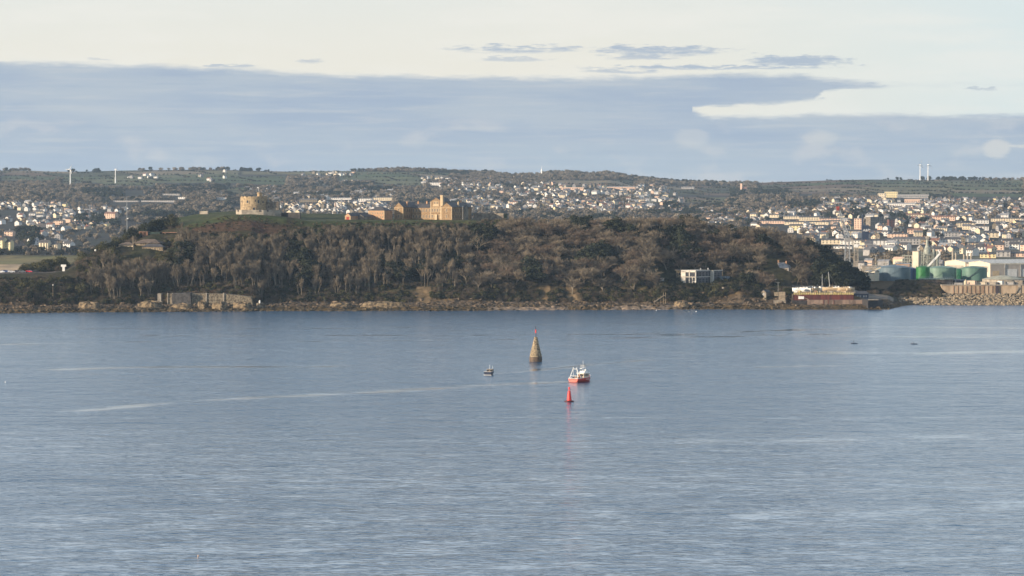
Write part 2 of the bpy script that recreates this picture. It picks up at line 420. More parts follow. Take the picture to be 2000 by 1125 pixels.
px2 = np.concatenate([np.arange(-900, -20, 25), np.arange(-20, 2040, 7), np.arange(2040, 2900, 25)])
D2 = np.concatenate([np.arange(1664, 1730, 2.5), np.arange(1730, 1800, 8), np.arange(1800, 2430, 40), np.arange(2430, 2780, 12), np.arange(2780, 6900, 17), np.arange(6900, 9400, 250)])
PX, DD = np.meshgrid(px2, D2); ZZ = bz(PX, DD)
V = np.stack([X(PX, DD), DD, ZZ], -1).reshape(-1, 3); nx, ny = len(px2), len(D2)
ii = (np.arange(ny-1)[:, None]*nx+np.arange(nx-1)[None]).ravel()
FQ = np.stack([ii, ii+1, ii+nx+1, ii+nx], -1)
px_, D_, z_, x_ = PX.ravel(), DD.ravel(), ZZ.ravel(), V[:, 0]
# patchwork of fields: warped grid cells
def cells(x, D):
    u = (x+60*fbm(x/400, D/500, 51, 2)+.25*D)/170; v = (D+70*fbm(x/450, D/400, 57, 2)-.12*x)/260
    return u, v
u_, v_ = cells(x_, D_); ci = np.floor(u_+.5*np.floor(v_)).astype(np.int64); cj = np.floor(v_).astype(np.int64)
h_ = ((ci*73856093 ^ cj*19349663) & 1023)/1023.0
pal = np.array([(.065,.085,.035),(.095,.105,.05),(.14,.13,.07),(.19,.155,.10),(.06,.065,.035),(.13,.09,.06),(.11,.115,.06),(.07,.09,.04)])
field = pal[(h_*7.99).astype(int)]
yy_ = YH-(z_-HC)*F/D_
FIELDS = [(0,130,334,341),(60,300,336,346),(195,470,333,349),(0,110,343,352),(120,560,344,357),(470,700,334,341),(660,830,336,352),(730,830,350,361),(200,300,356,362),(1070,1240,352,365),(1240,1440,372,381),(1250,1420,385,396),(470,560,352,360),(1300,1440,364,370),(1480,2000,351,372),(1560,2000,354,379),(440,480,366,378),(820,880,338,350),(1860,2000,352,384)]
def in_field(px, py):
    m_ = np.zeros(np.shape(px), bool)
    for a, b, c, d in FIELDS:
        w_ = 3*fbm(np.asarray(px)/40.+a, np.asarray(py)/6., 77, 2)
        m_ |= (px > a)&(px < b)&(py+w_*.5 > c)&(py+w_*.5 < d)
    return m_
fm = in_field(px_, yy_)
n1 = np.clip(.5+fbm(x_/60, D_/60, 71, 4), 0, 1)
wood = lerp3((.05,.043,.038), (.035,.038,.028), n1)
col = wood.copy()
put(fm, field*(.85+.3*n1[:, None])); 
put((D_ < 2900)&(px_ > 1600), lerp3((.16,.15,.13), (.09,.10,.06), n1))
put((D_ < 1900)&(px_ > 1600), lerp3((.10,.075,.045), (.07,.06,.035), n1))
put((D_ < 2602)&(px_ < 1600), lerp3((.40,.29,.17), (.46,.35,.22), n1))
put((D_ >= 2602)&(D_ < 2705)&(px_ < 1600), lerp3((.13,.14,.055), (.20,.16,.08), n1))
terrain('hills', V, FQ, col, M_hill)

# ---------------------------------------------------------------- sea
px3 = np.concatenate([np.linspace(-9000, -300, 12), np.arange(-300, 2301, 12), np.linspace(2400, 11000, 12)])
py3 = np.concatenate([[9000, 4000, 2400, 1700, 1400, 1250], np.arange(1180, 589, -1.3), np.arange(588, 500, -6)])
PX, PY = np.meshgrid(px3, py3); DD = F*HC/(PY-YH)
V = np.stack([X(PX, DD), DD, np.zeros_like(DD)], -1).reshape(-1, 3); nx, ny = len(px3), len(py3)
ii = (np.arange(ny-1)[:, None]*nx+np.arange(nx-1)[None]).ravel(); FQ = np.stack([ii, ii+1, ii+nx+1, ii+nx], -1)
me = fast_mesh('sea', V, FQ, [], smooth=True)
# calm streaks (wakes and slicks): closeness in metres across the streak, laid on the water
x_, D_ = V[:, 0], V[:, 1]
sl = np.zeros(len(V))
def streak(pts, wpx, amp, taper=60):
    """pts as photo columns/rows on the water, converted to points on the water"""
    global sl
    P = [(X(a, F*HC/(b-YH)), F*HC/(b-YH)) for a, b in pts]
    for (x0, y0), (x1, y1) in zip(P[:-1], P[1:]):
        dx, dy = x1-x0, y1-y0; L2 = dx*dx+dy*dy
        t = np.clip(((x_-x0)*dx+(D_-y0)*dy)/L2, 0, 1)
        d = np.hypot(x_-x0-t*dx, D_-y0-t*dy)
        wd = wpx*D_*D_/(F*HC)
        n_ = np.clip(.8+1.0*fbm(x_/16+a_seed[0], D_/25, 91, 3), -.1, 1.4)
        g = amp*np.exp(-(d/wd)**2)*n_
        sl = np.where(np.abs(g) > np.abs(sl), g, sl)
    a_seed[0] += 7.7
a_seed = [0.0]
streak([(1106,746),(950,753),(700,768),(500,777),(300,790),(130,806)], 2.4, 1.0)
streak([(1100,743),(950,747),(800,752),(640,758),(500,762)], 1.2, -.8)
streak([(965,731),(1040,724),(1150,713),(1300,701)], 1.5, .5)
streak([(975,733),(1050,727),(1120,722)], 1.3, -.5)
streak([(110,722),(250,718),(400,717),(640,716)], 1.8, 1.0); streak([(0,716),(300,709),(600,706)], 1.6, -.4)
streak([(0,673),(200,668),(500,668),(1000,663)], 1.2, .55); streak([(300,655),(900,655),(1400,652),(2000,655)], 1.2, .5)
streak([(1000,664),(1500,656),(2000,659)], 1.2, .7); streak([(1620,689),(1800,691),(2000,686)], 2.2, .9); streak([(1480,717),(1620,715)], 1.4, .8)
streak([(1300,655),(1700,638),(2000,641)], 1.4, .5); streak([(0,640),(400,643),(800,640)], 1.2, .4)
streak([(1540,756),(1650,750),(1900,749)], 2.0, -.9); streak([(1450,758),(1540,756)], 1.5, -.6)
streak([(0,816),(500,817),(1000,816),(1500,817),(2000,817)], 1.4, .45); streak([(1060,707),(1110,708),(1200,705)], 1.3, -.7)
streak([(1000,672),(1200,676),(1300,680)], 1.2, .4); streak([(1040,785),(1105,784)], .9, -.9); streak([(1000,788),(1100,787)], 1.0, .4)
streak([(1400,862),(1600,860),(2000,850)], 4, .3); streak([(1500,1010),(2000,985)], 10, .35); streak([(0,930),(300,950)], 8, -.35); streak([(200,965),(300,962)], 3, -.5)
streak([(1240,1005),(1400,1006)], 3, -.4); streak([(1650,819),(2000,814)], 1.5, .5)
a = me.attributes.new('slick', 'FLOAT', 'POINT'); a.data.foreach_set('value', sl.astype(np.float32))
# broad calmer/rougher bands
rp = np.interp(YH+F*HC/D_, [590, 612, 640, 700, 760, 815, 860, 1000, 1180], [-.7, -.4, .1, .0, -.4, -.4, .5, .7, .8])
band = rp+.35*fbm(x_/230, D_/70, 95, 3)
a = me.attributes.new('band', 'FLOAT', 'POINT'); a.data.foreach_set('value', band.astype(np.float32))
m = bpy.data.materials.new('sea_water'); m.use_nodes = True; t = NT(m.node_tree); b = m.node_tree.nodes['Principled BSDF']
tc = t.n('ShaderNodeTexCoord'); sl_ = t.n('ShaderNodeAttribute', attribute_name='slick').outputs['Fac']; bd_ = t.n('ShaderNodeAttribute', attribute_name='band').outputs['Fac']
def wn(sx, sy, z, det=3, rot=.06):
    q = t.n('ShaderNodeMapping'); q.inputs['Scale'].default_value = (1/sx, 1/sy, 1); q.inputs['Rotation'].default_value = (0, 0, rot); q.inputs['Location'].default_value = (z, z, z)
    t.t.links.new(tc.outputs['Object'], q.inputs[0]); return t.noise(q.outputs[0], 1.0, det, .6)[0]
g1 = wn(2.4, 1.5, 3); g2 = wn(9, 3.6, 17, 3, -.05); g3 = wn(150, 45, 31); g4 = wn(13, 9, 47, 2, .1)
gust = t.m('ADD', t.m('ADD', t.m('MULTIPLY_ADD', g1, 5.5, -2.75), t.m('MULTIPLY_ADD', g2, 4.0, -2.0)), t.m('ADD', t.m('MULTIPLY_ADD', g3, 2.6, -1.3), t.m('MULTIPLY_ADD', g4, 3.4, -1.7)))
calm = t.m('ADD', t.m('ADD', t.m('MULTIPLY', sl_, 2.6), t.m('MULTIPLY', bd_, .8)), t.m('MULTIPLY', gust, .66))
mp = t.n('ShaderNodeMapping'); mp.inputs['Scale'].default_value = (.35, .5, 1); mp.inputs['Rotation'].default_value = (0, 0, .12); t.t.links.new(tc.outputs['Object'], mp.inputs[0])
f1, _ = t.noise(mp.outputs[0], 1.0, 5, .5, .3)
mp2 = t.n('ShaderNodeMapping'); mp2.inputs['Scale'].default_value = (.05, .09, 1); mp2.inputs['Rotation'].default_value = (0, 0, -.2); t.t.links.new(tc.outputs['Object'], mp2.inputs[0])
f2, _ = t.noise(mp2.outputs[0], 1.0, 4, .6, .5)
hgt = t.m('ADD', t.m('MULTIPLY', f1, 1.0), t.m('MULTIPLY', f2, 2.2))
bn = t.n('ShaderNodeBump'); bn.inputs['Distance'].default_value = 1.0
t.t.links.new(t.mapr(calm, -1.0, 1.6, 1.0, .05, smooth=False), bn.inputs['Strength'])
t.t.links.new(hgt, bn.inputs['Height']); t.t.links.new(bn.outputs[0], b.inputs['Normal'])
b.inputs['Base Color'].default_value = (.016, .070, .145, 1); b.inputs['IOR'].default_value = 1.333
t.t.links.new(t.mapr(calm, -1.0, 1.6, .20, .10, smooth=False), b.inputs['Roughness'])
me.materials.append(m)
o = link('sea', me); tag(o, kind='structure')
mb = MB(); mb.box(-9000, 9000, -6000, 9600, -9.0, -8.0); o = mb.build('seabed', mat('seabed_mud', (.05,.05,.045))); tag(o, kind='structure')
# rows of houses and large blocks of the far town (photo columns, rows, look); used to keep trees and houses from standing in front of them
ROWS = [  # wall colours of the lit and shaded rows carry that sun and shade
 (1604,1640,466,476,'cream','slate','long cream Victorian terrace at the left behind the dark wood end',2),
 (1641,1679,467,477,'white','slate','white bay-fronted terrace right of the leaning crane jib',2),
 (1680,1700,467,478,'yellow','slate','yellow-lit terrace in the middle of the long white row',3),
 (1701,1730,467,478,'white','slate','white terrace with tall windows at the right of the long row',3),
 (1628,1662,480,485,'white','slate','low white cottages below the long Victorian terrace',1),
 (1664,1688,479,484,'cream','pale','short cream cottages right of the low white ones',1),
 (1652,1688,449,459,'cream','slate','cream terrace below the dark banner tower',2),
 (1690,1732,450,460,'white','slate','white terrace with pale gables right of the dark banner tower',2),
 (1733,1770,455,463,'pink','slate','pinkish terrace above the blue shaded row',2),
 (1736,1752,468,474,'pink','slate','short pink end house beside the blue shaded row',2),
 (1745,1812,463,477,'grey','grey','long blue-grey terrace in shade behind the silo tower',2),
 (1772,1800,446,456,'pink','tile','orange-pink villa row above the silo tower',2),
 (1600,1640,425,432,'pink','slate','long pink terrace high on the right hillside',2),
 (1560,1602,422,430,'cream','slate','cream terrace left of the long pink one',2),
 (1530,1562,421,427,'cream','grey','cream row above the wooded headland skyline',2),
 (1484,1530,430,436,'pink','slate','pale pink row low on the left of the upper town',2),
 (1532,1576,432,438,'cream','slate','cream row just above the headland trees',2),
 (1576,1616,432,438,'cream','slate','second cream row right of the one above the headland trees',2),
 (1541,1566,438,449,'yellow','slate','bright yellow-cream house row above the headland trees',2),
 (1605,1645,430,437,'pink','grey','wide pinkish row below the long pink terrace',2),
 (1465,1486,423,428,'white','slate','small white row at the left end of the upper town',1),
 (1500,1520,418,424,'cream','slate','small cream row beneath the dark tree clump',1),
 (1770,1812,417,426,'cream','tile','cream terrace with red roofs in mid town',2),
 (1812,1862,421,430,'pink','tile','long pink terrace with red roofs in mid town',2),
 (1868,1904,433,443,'cream','slate','long cream terrace on the right hill',2),
 (1898,1930,428,436,'white','grey','white terrace above the long cream one at right',2),
 (1935,1995,425,432,'cream','slate','cream row near the right edge of the town',2),
 (1922,1950,452,463,'cream','slate','sandy square house row left of the steep white house',2),
 (1828,1858,465,474,'white','slate','white three-storey row right of the silo head',2),
 (1826,1852,478,486,'yellow','slate','bright yellow-cream row behind the conveyor',1),
 (1855,1880,480,485,'cream','slate','thin cream row above the vent stacks',1),
 (1914,1944,494,503,'yellow','slate','yellow-lit building just behind the cream shed roof',2),
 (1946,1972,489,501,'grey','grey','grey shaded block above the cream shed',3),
 (1975,2010,493,501,'pink','slate','pink row at the right edge above the shed',2),
 (1890,1918,473,482,'cream','slate','cream row with dark windows above the shed',2),
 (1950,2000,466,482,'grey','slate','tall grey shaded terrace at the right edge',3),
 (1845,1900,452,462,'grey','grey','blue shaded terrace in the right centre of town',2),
 (1895,1930,440,449,'white','slate','white terrace in the right centre of town',2),
 (640,690,386,389,'white','pale','thin pale row above the castle lawn',1),
 (585,620,388,394,'stone','grey','hazy stone building right of the round castle',2),
 (700,726,386,393,'white','slate','white row above the small hipped block',2),
 (728,768,384,391,'cream','slate','cream row left of the barracks gable',2),
 (838,862,355,361,'white','slate','white stepped row on the far hill above the barracks',2),
 (1185,1240,364,369,'pink','pale','long pinkish building on the far estate',1),
 (1095,1140,366,370,'pink','pale','pinkish flat building far behind the wood',1),
 (1330,1355,365,368,'grey','pale','small grey barn by the middle fields',1),
 (222,272,391.8,393.5,'grey','grey','long low glasshouse left of the mast',1),
 (276,345,391.5,393.3,'grey','grey','longest low glasshouse behind the mast',1),
 (318,352,378.5,380.5,'grey','grey','low glasshouse higher on the wooded hill',1),
 (348,362,385,388,'white','pale','short pale shed between the glasshouses',1),
 (422,446,386,389,'white','pale','small pale shed left of the castle',1),
 (1612,1650,395,399,'cream','pale','long cream school building at the top of the town',1),
 (1730,1785,396,403,'white','pale','long white roofed hall at the top of the town',1),
 (1766,1795,389,396,'pink','pale','pink flat-roofed block above the long white hall',1),
]
BLK = [(a, b, c, d) for a, b, c, d, *_ in ROWS]+[(1668,1683,427,447),(1700,1729,424,441),(1736,1748,429,446),(1714,1812,374,386),(76,113,468,489),(-28,21,463,487),(8,26,450,460),(105,124,429,438),(204,226,414,426),(1684,1697,440,456)]
def blocked(px, y, h=0.0):
    return any(a-2 < px < b+2 and c+2 < y and y-h < d for a, b, c, d in BLK)
# ---------------------------------------------------------------- vegetation
def tree_mat(name, col, col2, rnd):
    return mat(name, col, .9, .2, .5, 0, col2, rnd, spec=.1)
M_twig = tree_mat('bare_twigs', (.225,.192,.145), (.11,.094,.074), .35)
M_twig2 = tree_mat('russet_twigs', (.20,.155,.115), (.115,.088,.07), .3)
M_trunk = tree_mat('bark', (.25,.22,.175), (.15,.13,.10), .2)
M_ever = tree_mat('evergreen_leaves', (.034,.040,.025), (.016,.020,.014), .35)
M_olive = tree_mat('olive_shrub_leaves', (.085,.08,.04), (.05,.055,.028), .35)
M_brownb = tree_mat('brown_shrub_stems', (.16,.135,.10), (.088,.073,.057), .35)
M_brack = tree_mat('bracken', (.14,.09,.06), (.10,.07,.045), .3)

class TB:
    """triangles only, for plants"""
    def __init__(s): s.v = []; s.t = []
    def tri(s, a, b, c): n = len(s.v); s.v += [a, b, c]; s.t.append((n, n+1, n+2))
    def limb(s, a, b, r0, r1):
        d = b-a; L = np.linalg.norm(d); d = d/max(L, 1e-6)
        u = np.cross(d, (0, 0, 1.0)) if abs(d[2]) < .95 else np.cross(d, (1.0, 0, 0)); u = u/np.linalg.norm(u); w_ = np.cross(d, u)
        n = len(s.v)
        for c, r in ((a, r0), (b, r1)):
            for k in range(3):
                t = 2.094*k; s.v.append(c+u*math.cos(t)*r+w_*math.sin(t)*r)
        for k in range(3):
            j = (k+1) % 3; s.t += [(n+k, n+j, n+3+j), (n+k, n+3+j, n+3+k)]
    def twig(s, a, d, L, w_, rng):
        p = np.cross(d, rng.normal(size=3)); p = p/max(np.linalg.norm(p), 1e-6)
        s.tri(a-p*w_/2, a+p*w_/2, a+d*L)
    def mesh(s, name, m_): return fast_mesh(name, np.array(s.v), np.array(s.t), [m_], n=3)
def unit(v): return v/max(np.linalg.norm(v), 1e-6)
def bare_tree_meshes(seed, h=10.0, spread=.45, upright=.5, m_=None):
    """leafless tree: trunk and limbs in one mesh, the cloud of fine twigs in another"""
    g = np.random.default_rng(seed); A = TB(); B = TB(); rng = g
    def dev(d, ang):
        q = unit(d+np.tan(ang)*unit(np.cross(d, g.normal(size=3)))); return unit(q+np.array([0, 0, upright*.45]))
    base = np.zeros(3)
    nst = 3 if upright > .6 else 1
    for st in range(nst):
        d0 = unit(np.array([g.normal()*.12, g.normal()*.12, 1])); th = h*((.30 if nst == 1 else .46)+.10*g.random())
        p0 = base+np.array([g.normal()*.9, g.normal()*.9, -1.0])*(1 if st else .3); p1 = p0+d0*th
        A.limb(p0, p1, .24, .15)
        for i in range(7//nst+1):
            d1 = dev(d0, spread*(.5+.9*g.random())); l1 = h*((.24 if nst == 1 else .2)+.14*g.random()); a1 = p0+d0*th*(.62+.38*g.random()); e1 = a1+d1*l1
            A.limb(a1, e1, .11, .06)
            for j in range(5):
                d2 = dev(d1, spread*(.5+g.random())); l2 = h*(.14+.10*g.random()); a2 = a1+d1*l1*(.35+.65*g.random()); e2 = a2+d2*l2
                A.limb(a2, e2, .05, .03)
                for k in range(6):
                    d3 = dev(d2, .25+.6*g.random()); l3 = h*(.08+.08*g.random()); a3 = a2+d2*l2*(.25+.75*g.random()); e3 = a3+d3*l3
                    B.twig(a3, d3, l3*1.2, .07, g)
                    for q in range(8):
                        d4 = dev(d3, .25+.65*g.random()); B.twig(a3+d3*l3*(.1+.9*g.random()), d4, h*(.05+.075*g.random()), .064, g)
    return A.mesh('tree_trunk', M_trunk), B.mesh('tree_crown', m_ or M_twig)
def leafy_mesh(seed, rx, rz, m_, nclump=22, per=60, leaf=.55, flat=.5, base=.25, name='foliage'):
    g = np.random.default_rng(seed); B = TB()
    for i in range(nclump):
        d = unit(g.normal(size=3)*np.array([1, 1, .8])); d[2] = abs(d[2])*1.0 if g.random() > .25 else d[2]*.4
        c = np.array([d[0]*rx*.62, d[1]*rx*.62, rz*(base+.1+d[2]*.62)])*(.75+.4*g.random())
        c[2] = max(c[2], rz*base*.6); cr = rx*(.26+.18*g.random())
        for k in range(per):
            n = unit(g.normal(size=3)); n[2] = n[2]*.8+.12; p = c+n*cr*np.array([1, 1, .75])*(.8+.3*g.random())
            a = unit(np.cross(n+g.normal(size=3)*flat, g.normal(size=3))); b = unit(np.cross(a, n+g.normal(size=3)*flat*.6))
            L = leaf*(.6+.8*g.random())
            B.tri(p-a*L*.5, p+a*L*.5, p+b*L*.9)
    return B.mesh(name, m_)
def stem_mesh(seed, h, r=.2, name='trunk'):
    g = np.random.default_rng(seed); A = TB(); p = np.array([0, 0, -.6])
    for k in range(3):
        q = p+np.array([g.normal()*.25, g.normal()*.25, h/3]); A.limb(p, q, r*(1-.22*k), r*(1-.22*(k+1))); 
        if k: 
            for j in range(3): d = unit(g.normal(size=3)+np.array([0,0,.9])); A.limb(q, q+d*h*.35, r*.4, r*.15)
        p = q
    return A.mesh(name, M_trunk)
def brush_mesh(seed, w_, h, m_, n=420):
    """leafless shrub: stems fanning up from the ground"""
    g = np.random.default_rng(seed); B = TB()
    for i in range(n):
        a = np.array([g.normal()*w_*.33, g.normal()*w_*.33, h*.55*g.random()]); 
        rr = math.hypot(a[0], a[1])/w_; d = unit(np.array([a[0]/w_*1.2+g.normal()*.45, a[1]/w_*1.2+g.normal()*.45, .8+g.random()*.4]))
        B.twig(a, d, h*(.35+.35*g.random())*(1-.5*min(rr, 1)), .09, g)
    return B.mesh('shrub_stems', m_)
def crown_blob(seed, r, h, m_, seg=2):
    """a far tree: lumpy ragged crown on a short trunk"""
    g = np.random.default_rng(seed); B = TB()
    for i in range(7):
        c = np.array([g.normal()*r*.38, g.normal()*r*.38, h*(.35+.4*g.random())]); cr = r*(.45+.25*g.random())
        for k in range(26):
            n = unit(g.normal(size=3)); n[2] = abs(n[2])*.9 if g.random() > .3 else n[2]
            p = c+n*cr*(.75+.35*g.random()); a = unit(np.cross(n, g.normal(size=3))); b = unit(np.cross(a, n)+g.normal(size=3)*.3); L = r*(.35+.25*g.random())
            B.tri(p-a*L*.5, p+a*L*.5, p+b*L*.9)
    B.limb(np.array([0, 0, -1.]), np.array([0, 0, h*.5]), .25, .15)
    return B.mesh('far_tree', m_)

def source_collection(name, meshes):
    c = bpy.data.collections.new(name)
    for me in meshes: c.objects.link(bpy.data.objects.new('plant', me))
    return c
def scatter(name, pts, scl, label, cat, meshes, idx=None, tilt=.12, up=None):
    """one 'stuff' object: plants or stones instanced on points by geometry nodes"""
    n = len(pts); me = bpy.data.meshes.new(name); me.vertices.add(n)
    me.vertices.foreach_set('co', np.asarray(pts, dtype=np.float32).ravel())
    rot = np.stack([NR.normal(size=n)*tilt, NR.normal(size=n)*tilt, NR.random(n)*6.283], -1) if up is None else up
    scl = np.asarray(scl, dtype=float); scl = np.repeat(scl[:, None], 3, 1) if scl.ndim == 1 else scl
    a = me.attributes.new('rot', 'FLOAT_VECTOR', 'POINT'); a.data.foreach_set('vector', rot.astype(np.float32).ravel())
    a = me.attributes.new('scl', 'FLOAT_VECTOR', 'POINT'); a.data.foreach_set('vector', scl.astype(np.float32).ravel())
    a = me.attributes.new('idx', 'INT', 'POINT'); a.data.foreach_set('value', (NR.integers(0, len(meshes), n) if idx is None else np.asarray(idx)).astype(np.int32))
    o = link(name, me); tag(o, label, cat, kind='stuff')
    ng = bpy.data.node_groups.new('scatter', 'GeometryNodeTree')
    ng.interface.new_socket('Geometry', in_out='INPUT', socket_type='NodeSocketGeometry'); ng.interface.new_socket('Geometry', in_out='OUTPUT', socket_type='NodeSocketGeometry')
    gi = ng.nodes.new('NodeGroupInput'); go = ng.nodes.new('NodeGroupOutput'); ip = ng.nodes.new('GeometryNodeInstanceOnPoints')
    ci = ng.nodes.new('GeometryNodeCollectionInfo'); ci.inputs['Collection'].default_value = source_collection(name+'_sources', meshes)
    ci.inputs['Separate Children'].default_value = True; ci.inputs['Reset Children'].default_value = True
    def at_(nm, ty):
        q = ng.nodes.new('GeometryNodeInputNamedAttribute'); q.data_type = ty; q.inputs['Name'].default_value = nm
        return [s_ for s_ in q.outputs if s_.enabled and s_.name == 'Attribute'][0]
    L = ng.links.new
    L(gi.outputs[0], ip.inputs['Points']); L(ci.outputs[0], ip.inputs['Instance']); ip.inputs['Pick Instance'].default_value = True
    L(at_('idx', 'INT'), ip.inputs['Instance Index']); L(at_('rot', 'FLOAT_VECTOR'), ip.inputs['Rotation']); L(at_('scl', 'FLOAT_VECTOR'), ip.inputs['Scale'])
    L(ip.outputs[0], go.inputs[0])
    o.modifiers.new('scatter', 'NODES').node_group = ng
    return o

UP = [bare_tree_meshes(100+i, 10, .42, .9) for i in range(6)]          # tall, many upright stems
RO = [bare_tree_meshes(200+i, 10, .72, .35, M_twig if i % 3 else M_twig2) for i in range(6)]   # round spreading crowns
EV = [(stem_mesh(300+i, 4.5, .25), leafy_mesh(310+i, 5.0, 8.0, M_ever, 26, 70, .7, name='tree_crown')) for i in range(4)]
SH_G = [leafy_mesh(400+i, 2.4, 2.6, M_ever, 10, 45, .5, name='shrub') for i in range(3)]
SH_O = [leafy_mesh(410+i, 2.2, 2.2, M_olive, 10, 45, .45, name='shrub') for i in range(3)]
SH_B = [brush_mesh(420+i, 2.2, 3.2, M_brownb) for i in range(3)]
SH_R = [brush_mesh(430+i, 2.0, 1.6, M_brack, 300) for i in range(2)]
FT_B = [crown_blob(500+i, 4.2, 8.5, M_twig) for i in range(4)]
FT_R = [crown_blob(510+i, 4.0, 8, M_brownb) for i in range(2)]
FT_E = [crown_blob(520+i, 4.5, 9, M_ever) for i in range(3)]

# --- trees of the headland. YT: how high (photo row) the tops may reach at the ridge
YT = np.array([(-900,538),(0,541),(90,536),(110,520),(135,508),(165,488),(210,456),(243,437),(262,432),(285,420),(310,417),(330,418),(345,428),(372,446),(395,452),(470,455),(520,455),(560,446),(600,440),(640,436),(690,432),(730,434),(800,434),(860,432),(920,432),(960,424),(1000,419),(1040,417),(1080,422),(1130,416),(1170,419),(1230,417),(1290,415),(1345,414),(1375,419),(1400,427),(1450,438),(1475,434),(1510,436),(1550,446),(1600,468),(1640,492),(1665,514),(1690,541),(1740,560)], float)
def ytop(px): return np.interp(px, YT[:, 0], YT[:, 1])
def keepout(px, D):
    """open ground: forts, cottages, garden, yard, look-out station"""
    return ((300 < px < 508) and D < 1630) or ((224 < px < 322) and 1672 < D < 1706) or ((266 < px < 364) and 1706 < D < 1722) or ((1283 < px < 1460) and D < 1696) or ((1478 < px < 1505) and 1655 < D < 1700) \
        or (px > 1505 and D < 1694) or (px < 150 and D > 1630) or ((1495 < px < 1550) and 1696 < D < 1724)
trees = []   # (px, D, z, h, kind)
g = np.random.default_rng(77)
D = 1606.0
while D < 1772:
    x = -420.0
    while x < 215:
        xx = x+g.normal()*1.6; dd = D+g.normal()*1.6; px = 1000+xx/dd*F; x += 5.4 if px < 850 else 7.6
        if px > 850 and g.random() < .12: continue
        if px > 1745 or px < -450: continue
        r = [float(q) for q in hrow(px)]
        if dd < r[1]+7: continue
        if dd > r[5]+(3 if 340 < px < 940 else 26): continue
        if keepout(px, dd) or g.random() < .08: continue
        z = float(gz(px, dd)); 
        ev = fbm(np.array(px/45.), np.array(dd/17.), 201, 2)  # clusters of dark evergreens added to give the wood shadowed pockets
        kind = 'up' if 175 < px < 900 and dd < 1722 else 'ro'
        if px > 1590-(dd-1700)*.3 or (248 < px < 335 and dd > 1712) or (820 < px < 900 and dd > 1722) or (ev > .42 and dd > 1645) or (590<px<650 and 1700<dd<1722 and g.random()<.6) or (1115<px<1150 and dd>1730): kind = 'ev'
        h = (12.5 if kind == 'up' else 11.5)*(.72+.5*g.random())
        if px < 180: kind = 'sh'; h = 3.2*(.7+.6*g.random())
        if 150 < px < 345 and dd > 1645: kind = 'sh' if g.random() < .7 or dd < 1690 else 'ev'; h = 4.5*(.6+.6*g.random())
        if 248 < px < 330 and dd > 1715: kind = 'ev'; h = 7
        if 345 <= px < 560 and dd > 1715: kind = 'br' if px < 500 else 'sh'; h = 2.6
        if 560 <= px < 950 and dd > 1738: kind = 'sh'; h = 2.5
        # tops stay under the skyline of the photograph
        lim = HC+(YH-ytop(px)-abs(g.normal())*5)/F*dd-z
        if px > 340 and px < 960: lim = min(lim, HC+(YH-ytop(px)-g.random()*9)/F*dd-z)
        if h > lim: h = lim
        if h < 1.0: continue
        if h < 3.6 and kind in ('up', 'ro', 'ev'): kind = 'sh'
        trees.append((px, dd, z, h, kind))
    D += 5.8
SW = [leafy_mesh(440+i, 5.2, 5.5, M_olive, 18, 55, .6, name='shrub') for i in range(2)]

bare = [q for q in trees if q[4] in ('up', 'ro')]; everg = [q for q in trees if q[4] == 'ev']
def place_name(px, D, kind):
    if px < 330: return 'below the look-out station'
    hl = 'low on' if D < 1668 else ('midway up' if D < 1700 else 'high on')
    if px < 510: w_ = 'the slope below the castle'
    elif px < 700: w_ = 'the slope below the lawn'
    elif px < 930: w_ = 'the slope below the barracks'
    elif px < 1130: w_ = 'the slope right of the barracks'
    elif px < 1290: w_ = 'the slope left of the modern house'
    elif px < 1460: w_ = 'the slope behind the modern house'
    elif px < 1560: w_ = 'the slope behind the slate-roofed house'
    else: w_ = 'the headland end above the boatyard'
    return hl+' '+w_
def plant_tree(px, D, z, h, kind, protos, k, base_h, name, what, gname):
    tr, cr = protos[k]; s_ = h/base_h; wd = s_*(1.1+.45*R.random()) if kind != 'up' else s_*(.7+.35*R.random())
    wd = min(max(wd, .55), 1.9)
    root = empty(name, (X(px, D), D, z), R.random()*6.28, f"{what} {place_name(px, D, kind)}", 'tree', gname+' '+place_name(px, D, kind))
    root.scale = (wd, wd, s_)
    link('trunk', tr, root); link('crown', cr, root)
bare.sort(key=lambda q: -(q[3]/q[1])*(1 if 0 < q[0] < 2000 else 0)*(1 if R.random() < .75 else .5))
stuff = []
for i, (px, D, z, h, kind) in enumerate(bare):
    P_ = UP if kind == 'up' else RO
    if i < 290 and 0 < px < 2000: plant_tree(px, D, z, h, kind, P_, R.randrange(6), 10.0, 'bare_tree', 'leafless tree with upright stems' if kind == 'up' else 'leafless tree with rounded crown', 'bare trees')
    else: stuff.append((px, D, z, h, kind))
def joined(tr, cr, name):
    v1 = np.zeros(len(tr.vertices)*3, np.float32); tr.vertices.foreach_get('co', v1); f1 = np.zeros(len(tr.polygons)*3, np.int32); tr.loops.foreach_get('vertex_index', f1)
    v2 = np.zeros(len(cr.vertices)*3, np.float32); cr.vertices.foreach_get('co', v2); f2 = np.zeros(len(cr.polygons)*3, np.int32); cr.loops.foreach_get('vertex_index', f2)
    v1 = v1.reshape(-1, 3); f1 = f1.reshape(-1, 3); v2 = v2.reshape(-1, 3); f2 = f2.reshape(-1, 3)
    return fast_mesh(name, np.concatenate([v1, v2]), np.concatenate([f1, f2+len(v1)]), [tr.materials[0], cr.materials[0]], mi=[0]*len(f1)+[1]*len(f2), n=3)
WJ = [joined(a, b, 'bare_tree') for a, b in UP+RO]
scatter('bare_wood', [(X(p, d), d, z) for p, d, z, h, k in stuff], [((h/10*(1.25 if k == 'ro' else .85)), (h/10*(1.25 if k == 'ro' else .85)), h/10) for p, d, z, h, k in stuff], 'leafless brown wood covering the headland slope between the single trees', 'woodland', WJ,
        idx=[R.randrange(6) if k == 'up' else 6+R.randrange(6) for p, d, z, h, k in stuff], tilt=.05)
everg.sort(key=lambda q: -q[3])
